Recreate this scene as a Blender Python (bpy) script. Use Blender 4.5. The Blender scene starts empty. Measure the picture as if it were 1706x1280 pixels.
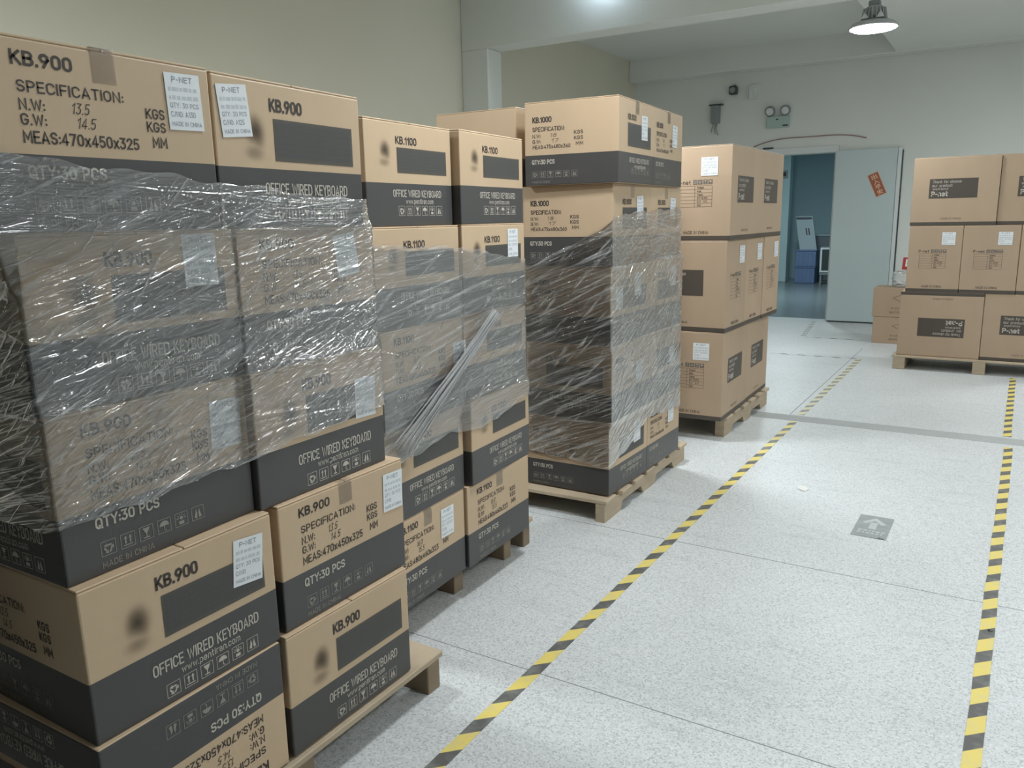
import bpy, bmesh, math, random
import numpy as np
from mathutils import Matrix, Vector
PI = math.pi
rng = np.random.default_rng(7)
random.seed(7)
sc = bpy.context.scene
COL = sc.collection

# ------------------------------------------------------------------ camera, world, exposure
CAM_F, CAM_YAW, CAM_PITCH, CAM_ROLL, CAM_H = 1333.29, 0.555711, -0.203747, -0.0189935, 1.43576
cy, sy, cp, sp = math.cos(CAM_YAW), math.sin(CAM_YAW), math.cos(CAM_PITCH), math.sin(CAM_PITCH)
fw = Vector((-sy * cp, cy * cp, sp)); rt = Vector((cy, sy, 0)); up = rt.cross(fw)
cr, sr = math.cos(CAM_ROLL), math.sin(CAM_ROLL)
r2 = rt * cr + up * sr; u2 = up * cr - rt * sr
cam_d = bpy.data.cameras.new('camera'); cam = bpy.data.objects.new('camera', cam_d); COL.objects.link(cam)
m = Matrix((r2, u2, -fw)).transposed().to_4x4(); m.translation = (0, 0, CAM_H)
cam.matrix_world = m
cam_d.sensor_fit = 'HORIZONTAL'; cam_d.sensor_width = 36.0; cam_d.lens = CAM_F / 1706 * 36.0
cam_d.clip_start = 0.05; cam_d.clip_end = 60
sc.camera = cam
w = bpy.data.worlds.new('world'); sc.world = w; w.use_nodes = True
w.node_tree.nodes['Background'].inputs[0].default_value = (0.8, 0.9, 1.0, 1)
w.node_tree.nodes['Background'].inputs[1].default_value = 0.05
sc.view_settings.view_transform = 'Standard'; sc.view_settings.look = 'None'
sc.view_settings.gamma = 1.0; sc.view_settings.use_curve_mapping = False
sc.view_settings.exposure = 0.55
LAMP_L = 85.0            # radiance of the lamp lenses
LAMPS = [(-1.162, 7.745, 2.95), (-2.12, 4.50, 2.75), (-1.00, 2.50, 2.95), (1.75, 5.6, 2.95), (1.35, 2.3, 2.95), (1.30, 8.9, 2.95), (-3.1, 1.6, 2.95)]  # right-hand and left-wall lamps are unseen, added as fill light
INNER_FILL = 70.0

# ------------------------------------------------------------------ materials
MATS = {}
def node(nt, t, **kw):
    n = nt.nodes.new(t)
    for k, v in kw.items(): setattr(n, k, v)
    return n
def mat(name, col, rough=0.6, metal=0.0, var=0.0, vscale=8.0, vstretch=(1, 1, 1), bump=0.0, bscale=60.0, objvar=0.0, spec=0.5, coat=0.0):
    """principled material: colour with noise variation, per-object variation and fine relief"""
    if name in MATS: return MATS[name]
    M = bpy.data.materials.new(name); M.use_nodes = True; nt = M.node_tree
    b = nt.nodes['Principled BSDF']
    b.inputs['Roughness'].default_value = rough; b.inputs['Metallic'].default_value = metal
    b.inputs['Specular IOR Level'].default_value = spec; b.inputs['Coat Weight'].default_value = coat
    b.inputs['Base Color'].default_value = (*col, 1)
    tc = node(nt, 'ShaderNodeTexCoord')
    if var > 0:
        mp = node(nt, 'ShaderNodeMapping'); mp.inputs['Scale'].default_value = vstretch
        nt.links.new(tc.outputs['Object'], mp.inputs['Vector'])
        nz = node(nt, 'ShaderNodeTexNoise'); nz.inputs['Scale'].default_value = vscale; nz.inputs['Detail'].default_value = 5
        nt.links.new(mp.outputs[0], nz.inputs['Vector'])
        mx = node(nt, 'ShaderNodeMix', data_type='RGBA')
        mx.inputs[6].default_value = (*[c * (1 - var) for c in col], 1); mx.inputs[7].default_value = (*[min(1, c * (1 + var)) for c in col], 1)
        nt.links.new(nz.outputs['Fac'], mx.inputs[0])
        out = mx.outputs[2]
        if objvar > 0:
            oi = node(nt, 'ShaderNodeObjectInfo')
            mr = node(nt, 'ShaderNodeMapRange'); mr.inputs['To Min'].default_value = 1 - objvar; mr.inputs['To Max'].default_value = 1 + objvar
            nt.links.new(oi.outputs['Random'], mr.inputs['Value'])
            hs = node(nt, 'ShaderNodeHueSaturation'); nt.links.new(mr.outputs[0], hs.inputs['Value']); nt.links.new(out, hs.inputs['Color'])
            out = hs.outputs[0]
        nt.links.new(out, b.inputs['Base Color'])
    if bump > 0:
        nb = node(nt, 'ShaderNodeTexNoise'); nb.inputs['Scale'].default_value = bscale; nb.inputs['Detail'].default_value = 4
        nt.links.new(tc.outputs['Object'], nb.inputs['Vector'])
        bp = node(nt, 'ShaderNodeBump'); bp.inputs['Strength'].default_value = bump; bp.inputs['Distance'].default_value = 0.002
        nt.links.new(nb.outputs['Fac'], bp.inputs['Height']); nt.links.new(bp.outputs[0], b.inputs['Normal'])
    MATS[name] = M
    return M

KRAFT = mat('kraft_board', (0.51, 0.375, 0.245), 0.55, var=0.10, vscale=5, vstretch=(1, 1, 0.3), bump=0.15, bscale=40, objvar=0.05)
KRAFT_EDGE = mat('kraft_flap', (0.56, 0.41, 0.27), 0.6, var=0.08, vscale=9)
KRAFT2 = mat('brown_board', (0.43, 0.315, 0.215), 0.6, var=0.08, vscale=5, vstretch=(1, 1, 0.3), bump=0.15, bscale=40, objvar=0.05)
DARK = mat('black_print', (0.060, 0.058, 0.058), 0.36, var=0.12, vscale=6, bump=0.1, bscale=40)
DARK2 = mat('brown_black_print', (0.075, 0.06, 0.048), 0.5, var=0.1)
INK = mat('dark_ink', (0.045, 0.035, 0.03), 0.6)
INK2 = mat('brown_ink', (0.09, 0.06, 0.045), 0.6)
PALE_INK = mat('pale_ink', (0.50, 0.46, 0.40), 0.6)
DIM_INK = mat('dim_pale_ink', (0.27, 0.25, 0.22), 0.6)
KEY_BASE = mat('keyboard_print_ground', (0.075, 0.066, 0.056), 0.5)
KEY_CAP = mat('keyboard_print_key', (0.060, 0.060, 0.058), 0.5)
PAPER = mat('label_paper', (0.72, 0.74, 0.76), 0.6, var=0.04, vscale=30)
LABEL_INK = mat('label_ink', (0.26, 0.29, 0.33), 0.7)
LABEL_BLUR = mat('label_faint_ink', (0.52, 0.55, 0.58), 0.7)
WOOD = mat('pallet_wood', (0.43, 0.345, 0.245), 0.75, var=0.22, vscale=6, vstretch=(1, 1, 6), bump=0.5, bscale=30, objvar=0.12)
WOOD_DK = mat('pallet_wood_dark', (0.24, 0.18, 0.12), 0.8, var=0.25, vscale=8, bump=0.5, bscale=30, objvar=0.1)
PLASTER = mat('wall_plaster', (0.72, 0.745, 0.71), 0.85, var=0.05, vscale=1.2, bump=0.25, bscale=18)
PLASTER_L = mat('olive_plaster', (0.67, 0.645, 0.53), 0.85, var=0.05, vscale=1.0, bump=0.25, bscale=18)
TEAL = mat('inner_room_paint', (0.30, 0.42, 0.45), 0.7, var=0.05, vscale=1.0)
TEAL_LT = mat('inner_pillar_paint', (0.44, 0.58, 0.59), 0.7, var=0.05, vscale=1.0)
DOORP = mat('door_paint', (0.50, 0.59, 0.60), 0.45, var=0.03, vscale=2.0)
WHITEP = mat('white_frame_paint', (0.66, 0.70, 0.70), 0.45)
STEEL = mat('lamp_aluminium', (0.55, 0.56, 0.57), 0.4, metal=0.3)
GREYM = mat('grey_metal', (0.25, 0.28, 0.28), 0.5)
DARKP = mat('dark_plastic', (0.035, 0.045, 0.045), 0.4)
JOINT = mat('floor_joint_filler', (0.27, 0.28, 0.28), 0.7)
STRIP = mat('floor_patch_strip', (0.36, 0.375, 0.37), 0.6, var=0.1, vscale=6)
STICK = mat('worn_floor_sticker', (0.27, 0.30, 0.295), 0.55, var=0.25, vscale=18)
STICK_AR = mat('worn_sticker_arrow', (0.45, 0.48, 0.47), 0.6, var=0.15, vscale=18)
RED = mat('red_paper', (0.34, 0.10, 0.05), 0.45, var=0.25, vscale=14)
REDBOX = mat('red_carton', (0.42, 0.04, 0.04), 0.45)
GOLD = mat('gold_print', (0.75, 0.47, 0.30), 0.35, spec=0.8)
BLUE = mat('blue_crate_plastic', (0.13, 0.19, 0.33), 0.5, var=0.2, vscale=4)
CABLE = mat('red_cable', (0.34, 0.20, 0.19), 0.6)
SCRAP = mat('scrap', (0.72, 0.72, 0.68), 0.7)

def emission(name, col, s):
    M = bpy.data.materials.new(name); M.use_nodes = True; nt = M.node_tree; nt.nodes.clear()
    e = node(nt, 'ShaderNodeEmission'); e.inputs[0].default_value = (*col, 1); e.inputs[1].default_value = s
    o = node(nt, 'ShaderNodeOutputMaterial'); nt.links.new(e.outputs[0], o.inputs[0]); return M
LENS = emission('lamp_lens', (0.93, 0.98, 1.0), LAMP_L)
LENS_IN = emission('inner_fill_lens', (0.8, 0.95, 1.0), INNER_FILL)

def terrazzo():
    M = bpy.data.materials.new('terrazzo'); M.use_nodes = True; nt = M.node_tree; b = nt.nodes['Principled BSDF']
    tc = node(nt, 'ShaderNodeTexCoord'); L = nt.links.new
    v = node(nt, 'ShaderNodeTexVoronoi'); v.inputs['Scale'].default_value = 210; L(tc.outputs['Object'], v.inputs['Vector'])
    sep = node(nt, 'ShaderNodeSeparateColor'); L(v.outputs['Color'], sep.inputs[0])
    r = node(nt, 'ShaderNodeValToRGB'); L(sep.outputs[0], r.inputs[0])
    e = r.color_ramp.elements
    e[0].position = 0.0; e[0].color = (0.40, 0.42, 0.43, 1); e[1].position = 1.0; e[1].color = (0.70, 0.72, 0.725, 1)
    for p, c in ((0.14, (0.46, 0.48, 0.485)), (0.3, (0.585, 0.605, 0.61)), (0.75, (0.60, 0.62, 0.625))):
        k = e.new(p); k.color = (*c, 1)
    n2 = node(nt, 'ShaderNodeTexNoise'); n2.inputs['Scale'].default_value = 0.9; n2.inputs['Detail'].default_value = 6; L(tc.outputs['Object'], n2.inputs['Vector'])
    mr = node(nt, 'ShaderNodeMapRange'); mr.inputs['From Min'].default_value = 0.3; mr.inputs['From Max'].default_value = 0.7
    mr.inputs['To Min'].default_value = 0.95; mr.inputs['To Max'].default_value = 1.05; L(n2.outputs['Fac'], mr.inputs['Value'])
    n3 = node(nt, 'ShaderNodeTexNoise'); n3.inputs['Scale'].default_value = 5; n3.inputs['Detail'].default_value = 3
    mp = node(nt, 'ShaderNodeMapping'); mp.inputs['Scale'].default_value = (0.5, 3, 1); L(tc.outputs['Object'], mp.inputs['Vector']); L(mp.outputs[0], n3.inputs['Vector'])
    r3 = node(nt, 'ShaderNodeValToRGB'); L(n3.outputs['Fac'], r3.inputs[0])
    r3.color_ramp.elements[0].position = 0.30; r3.color_ramp.elements[0].color = (0.92, 0.925, 0.925, 1); r3.color_ramp.elements[1].position = 0.42; r3.color_ramp.elements[1].color = (1, 1, 1, 1)
    m1 = node(nt, 'ShaderNodeMix', data_type='RGBA', blend_type='MULTIPLY'); m1.inputs[0].default_value = 1; L(r.outputs[0], m1.inputs[6]); L(mr.outputs[0], m1.inputs[7])
    m2 = node(nt, 'ShaderNodeMix', data_type='RGBA', blend_type='MULTIPLY'); m2.inputs[0].default_value = 1; L(m1.outputs[2], m2.inputs[6]); L(r3.outputs[0], m2.inputs[7])
    L(m2.outputs[2], b.inputs['Base Color'])
    b.inputs['Roughness'].default_value = 0.42; b.inputs['Specular IOR Level'].default_value = 0.35
    return M
FLOOR = terrazzo()

def hazard(name, yellow, black, worn):
    """diagonal stripes running along the tape's own UV (metres)"""
    M = bpy.data.materials.new(name); M.use_nodes = True; nt = M.node_tree; b = nt.nodes['Principled BSDF']; L = nt.links.new
    uv = node(nt, 'ShaderNodeUVMap'); s = node(nt, 'ShaderNodeSeparateXYZ'); L(uv.outputs[0], s.inputs[0])
    a = node(nt, 'ShaderNodeMath', operation='SUBTRACT'); L(s.outputs[1], a.inputs[0]); L(s.outputs[0], a.inputs[1])
    d = node(nt, 'ShaderNodeMath', operation='DIVIDE'); L(a.outputs[0], d.inputs[0]); d.inputs[1].default_value = 0.17
    f = node(nt, 'ShaderNodeMath', operation='FRACT'); L(d.outputs[0], f.inputs[0])
    g = node(nt, 'ShaderNodeMath', operation='GREATER_THAN'); L(f.outputs[0], g.inputs[0]); g.inputs[1].default_value = 0.54
    tc = node(nt, 'ShaderNodeTexCoord')
    n = node(nt, 'ShaderNodeTexNoise'); n.inputs['Scale'].default_value = 22; n.inputs['Detail'].default_value = 6; L(tc.outputs['Object'], n.inputs['Vector'])
    r = node(nt, 'ShaderNodeValToRGB'); L(n.outputs['Fac'], r.inputs[0]); r.color_ramp.elements[0].position = 0.45; r.color_ramp.elements[1].position = 0.75
    mu = node(nt, 'ShaderNodeMath', operation='MULTIPLY'); L(r.outputs[0], mu.inputs[0]); mu.inputs[1].default_value = worn
    mx = node(nt, 'ShaderNodeMix', data_type='RGBA'); L(g.outputs[0], mx.inputs[0]); mx.inputs[6].default_value = (*yellow, 1); mx.inputs[7].default_value = (*black, 1)
    m2 = node(nt, 'ShaderNodeMix', data_type='RGBA'); L(mu.outputs[0], m2.inputs[0]); L(mx.outputs[2], m2.inputs[6]); m2.inputs[7].default_value = (0.45, 0.46, 0.43, 1)
    L(m2.outputs[2], b.inputs['Base Color']); b.inputs['Roughness'].default_value = 0.45
    return M
HAZ = hazard('hazard_tape', (0.74, 0.60, 0.16), (0.105, 0.105, 0.10), 0.3)
HAZ_W = hazard('worn_hazard_tape', (0.66, 0.60, 0.36), (0.20, 0.20, 0.19), 0.55)
HAZ_F = hazard('faded_hazard_tape', (0.60, 0.62, 0.57), (0.16, 0.17, 0.17), 0.35)

def film_mat(name, haze0, haze1, gloss, rot, sx, sy_, bump):
    M = bpy.data.materials.new(name); M.use_nodes = True; nt = M.node_tree; nt.nodes.clear(); L = nt.links.new
    uv = node(nt, 'ShaderNodeUVMap')
    outs = []
    for k, (ro, s1, s2, lo, hi) in enumerate(((rot, sx, sy_, 0.52, 0.80), (rot + 0.35, sx * 1.6, sy_ * 0.7, 0.56, 0.80), (rot - 0.12, sx * 0.8, sy_ * 2.6, 0.5, 0.85))):
        mp = node(nt, 'ShaderNodeMapping'); mp.inputs['Rotation'].default_value = (0, 0, -ro)
        L(uv.outputs[0], mp.inputs['Vector'])
        mp2 = node(nt, 'ShaderNodeMapping'); mp2.inputs['Scale'].default_value = (s1, s2, 1); L(mp.outputs[0], mp2.inputs['Vector'])
        n = node(nt, 'ShaderNodeTexNoise'); n.inputs['Scale'].default_value = 1; n.inputs['Detail'].default_value = 4; n.inputs['Distortion'].default_value = 0.35
        L(mp2.outputs[0], n.inputs['Vector'])
        mr = node(nt, 'ShaderNodeMapRange', interpolation_type='SMOOTHSTEP'); mr.inputs['From Min'].default_value = lo; mr.inputs['From Max'].default_value = hi
        L(n.outputs['Fac'], mr.inputs['Value']); outs.append(mr.outputs[0])
    a = node(nt, 'ShaderNodeMath', operation='MAXIMUM'); L(outs[0], a.inputs[0]); L(outs[1], a.inputs[1])
    a2 = node(nt, 'ShaderNodeMath', operation='MULTIPLY_ADD'); L(outs[2], a2.inputs[0]); a2.inputs[1].default_value = 0.5; L(a.outputs[0], a2.inputs[2])
    hz = node(nt, 'ShaderNodeMapRange'); hz.inputs['To Min'].default_value = haze0; hz.inputs['To Max'].default_value = haze1; L(a2.outputs[0], hz.inputs['Value'])
    bp = node(nt, 'ShaderNodeBump'); bp.inputs['Strength'].default_value = bump; bp.inputs['Distance'].default_value = 0.004; L(a2.outputs[0], bp.inputs['Height'])
    tr = node(nt, 'ShaderNodeBsdfTransparent'); tr.inputs[0].default_value = (1, 1, 1, 1)
    df = node(nt, 'ShaderNodeBsdfDiffuse'); df.inputs[0].default_value = (0.93, 0.94, 0.95, 1)
    tl = node(nt, 'ShaderNodeBsdfTranslucent'); tl.inputs[0].default_value = (0.93, 0.94, 0.95, 1)
    md = node(nt, 'ShaderNodeMixShader'); md.inputs[0].default_value = 0.35; L(df.outputs[0], md.inputs[1]); L(tl.outputs[0], md.inputs[2])
    m1 = node(nt, 'ShaderNodeMixShader'); L(hz.outputs[0], m1.inputs[0]); L(tr.outputs[0], m1.inputs[1]); L(md.outputs[0], m1.inputs[2])
    gl = node(nt, 'ShaderNodeBsdfGlossy'); gl.inputs['Color'].default_value = (1, 1, 1, 1); gl.inputs['Roughness'].default_value = 0.11; L(bp.outputs[0], gl.inputs['Normal'])
    fr = node(nt, 'ShaderNodeFresnel'); fr.inputs['IOR'].default_value = 1.5; L(bp.outputs[0], fr.inputs['Normal'])
    fm = node(nt, 'ShaderNodeMath', operation='MULTIPLY', use_clamp=True); L(fr.outputs[0], fm.inputs[0]); fm.inputs[1].default_value = gloss
    m2 = node(nt, 'ShaderNodeMixShader'); L(fm.outputs[0], m2.inputs[0]); L(m1.outputs[0], m2.inputs[1]); L(gl.outputs[0], m2.inputs[2])
    o = node(nt, 'ShaderNodeOutputMaterial'); L(m2.outputs[0], o.inputs[0])
    return M
FILM_A = film_mat('stretch_film_near', 0.035, 0.56, 2.9, 0.36, 3.2, 105, 1.0)
FILM_B = film_mat('stretch_film_middle', 0.10, 0.56, 2.6, 0.16, 2.5, 60, 0.8)
FILM_C = film_mat('stretch_film_far', 0.045, 0.62, 3.6, 0.45, 3.0, 65, 1.0)
FILM_T = film_mat('bunched_film', 0.45, 0.9, 2.2, 0.0, 6.0, 90, 0.8)
BAG = film_mat('clear_bag_plastic', 0.22, 0.45, 1.6, 0.4, 8, 12, 0.6)
TAPE = film_mat('packing_tape_plastic', 0.03, 0.06, 1.0, 0.0, 4, 30, 0.15)

def smudge():
    """soft-edged dark print, as blurred as the photograph shows it (UV 0..1)"""
    M = bpy.data.materials.new('blurred_portrait_print'); M.use_nodes = True; nt = M.node_tree; nt.nodes.clear(); L = nt.links.new
    uv = node(nt, 'ShaderNodeUVMap')
    def blob(cx_, cy_, rx, ry, hard):
        mp = node(nt, 'ShaderNodeMapping'); mp.inputs['Location'].default_value = (-cx_ / rx, -cy_ / ry, 0); mp.inputs['Scale'].default_value = (1 / rx, 1 / ry, 1)
        L(uv.outputs[0], mp.inputs['Vector'])
        ln = node(nt, 'ShaderNodeVectorMath', operation='LENGTH'); L(mp.outputs[0], ln.inputs[0])
        mr = node(nt, 'ShaderNodeMapRange', interpolation_type='SMOOTHSTEP'); mr.inputs['From Min'].default_value = 1.0; mr.inputs['From Max'].default_value = 1.0 - hard
        L(ln.outputs['Value'], mr.inputs['Value']); return mr.outputs[0]
    h1 = blob(0.52, 0.58, 0.46, 0.46, 1.0); face = blob(0.46, 0.36, 0.30, 0.28, 1.0); sh = blob(0.45, 0.20, 0.50, 0.22, 1.0)
    s = node(nt, 'ShaderNodeMath', operation='MULTIPLY'); L(face, s.inputs[0]); s.inputs[1].default_value = 0.30
    s2 = node(nt, 'ShaderNodeMath', operation='SUBTRACT', use_clamp=True); L(h1, s2.inputs[0]); L(s.outputs[0], s2.inputs[1])
    s3 = node(nt, 'ShaderNodeMath', operation='MULTIPLY'); L(sh, s3.inputs[0]); s3.inputs[1].default_value = 0.42
    ad = node(nt, 'ShaderNodeMath', operation='MAXIMUM'); L(s2.outputs[0], ad.inputs[0]); L(s3.outputs[0], ad.inputs[1])
    mu = node(nt, 'ShaderNodeMath', operation='MULTIPLY'); L(ad.outputs[0], mu.inputs[0]); mu.inputs[1].default_value = 0.72
    tr = node(nt, 'ShaderNodeBsdfTransparent'); df = node(nt, 'ShaderNodeBsdfDiffuse'); df.inputs[0].default_value = (0.085, 0.07, 0.055, 1)
    mx = node(nt, 'ShaderNodeMixShader'); L(mu.outputs[0], mx.inputs[0]); L(tr.outputs[0], mx.inputs[1]); L(df.outputs[0], mx.inputs[2])
    o = node(nt, 'ShaderNodeOutputMaterial'); L(mx.outputs[0], o.inputs[0]); return M
SMUDGE = smudge()

# ------------------------------------------------------------------ mesh helpers
class MB:
    def __init__(s): s.v = []; s.f = []; s.m = []; s.uv = None
    def add(s, vs, fs, mi=0):
        n = len(s.v); s.v += [tuple(p) for p in vs]; s.f += [[i + n for i in f] for f in fs]; s.m += [mi] * len(fs); return s
    def box(s, x0, x1, y0, y1, z0, z1, mi=0):
        return s.add([(x0, y0, z0), (x1, y0, z0), (x1, y1, z0), (x0, y1, z0), (x0, y0, z1), (x1, y0, z1), (x1, y1, z1), (x0, y1, z1)],
                     [(0, 3, 2, 1), (4, 5, 6, 7), (0, 1, 5, 4), (1, 2, 6, 5), (2, 3, 7, 6), (3, 0, 4, 7)], mi)
    def bbox(s, x0, x1, y0, y1, z0, z1, bev=0.004, mi=0):
        """box with chamfered edges"""
        bm = bmesh.new(); bmesh.ops.create_cube(bm, size=1)
        for v in bm.verts: v.co = Vector(((x0 + x1) / 2 + v.co.x * (x1 - x0), (y0 + y1) / 2 + v.co.y * (y1 - y0), (z0 + z1) / 2 + v.co.z * (z1 - z0)))
        bmesh.ops.bevel(bm, geom=bm.edges[:], offset=bev, segments=1, affect='EDGES', profile=0.5)
        bm.verts.index_update(); s.add([v.co for v in bm.verts], [[v.index for v in f.verts] for f in bm.faces], mi); bm.free(); return s
    def lathe(s, prof, n=32, c=(0, 0, 0), mi=0, cap=False):
        vs = []; fs = []
        for r, z in prof:
            for k in range(n): a = 2 * PI * k / n; vs.append((c[0] + r * math.cos(a), c[1] + r * math.sin(a), c[2] + z))
        for i in range(len(prof) - 1):
            for k in range(n): fs.append((i * n + k, i * n + (k + 1) % n, (i + 1) * n + (k + 1) % n, (i + 1) * n + k))
        if cap: fs.append(tuple(range(n - 1, -1, -1))); fs.append(tuple((len(prof) - 1) * n + k for k in range(n)))
        return s.add(vs, fs, mi)
    def tube(s, pts, r, n=6, mi=0):
        pts = [Vector(p) for p in pts]; vs = []; fs = []
        for i, p in enumerate(pts):
            t = (pts[min(i + 1, len(pts) - 1)] - pts[max(i - 1, 0)]).normalized()
            a = t.orthogonal().normalized() if abs(t.z) > .9 else t.cross(Vector((0, 0, 1))).normalized(); b = t.cross(a)
            rr = r[i] if hasattr(r, '__len__') else r
            for k in range(n): q = 2 * PI * k / n; vs.append(p + a * (rr * math.cos(q)) + b * (rr * math.sin(q)))
        for i in range(len(pts) - 1):
            for k in range(n): fs.append((i * n + k, i * n + (k + 1) % n, (i + 1) * n + (k + 1) % n, (i + 1) * n + k))
        fs.append(tuple(range(n - 1, -1, -1))); fs.append(tuple((len(pts) - 1) * n + k for k in range(n)))
        return s.add(vs, fs, mi)
    def mesh(s, name, mats, smooth=False):
        me = bpy.data.meshes.new(name); me.from_pydata(s.v, [], s.f)
        for M in (mats if isinstance(mats, (list, tuple)) else [mats]): me.materials.append(M)
        me.polygons.foreach_set('material_index', s.m)
        if smooth: me.polygons.foreach_set('use_smooth', [True] * len(me.polygons))
        me.update(); return me
def link(name, me, parent=None, loc=None, rot=None):
    o = bpy.data.objects.new(name, me); COL.objects.link(o)
    if parent: o.parent = parent
    if loc: o.location = loc
    if rot: o.rotation_euler = rot
    return o
def build(mb, name, mats, parent=None, smooth=False, loc=None, rot=None): return link(name, mb.mesh(name, mats, smooth), parent, loc, rot)
def tag(o, label, cat, group=None):
    o['label'] = label; o['category'] = cat
    if group: o['group'] = group
    return o
def thing(name, label, cat, loc=(0, 0, 0), rot=(0, 0, 0), group=None):
    o = bpy.data.objects.new(name, None); COL.objects.link(o); o.location = loc; o.rotation_euler = rot; o.empty_display_size = 0.1
    return tag(o, label, cat, group)
def struct(mb, name, mats, parent=None):
    o = build(mb, name, mats, parent)
    if parent is None: o['kind'] = 'structure'
    return o

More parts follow.
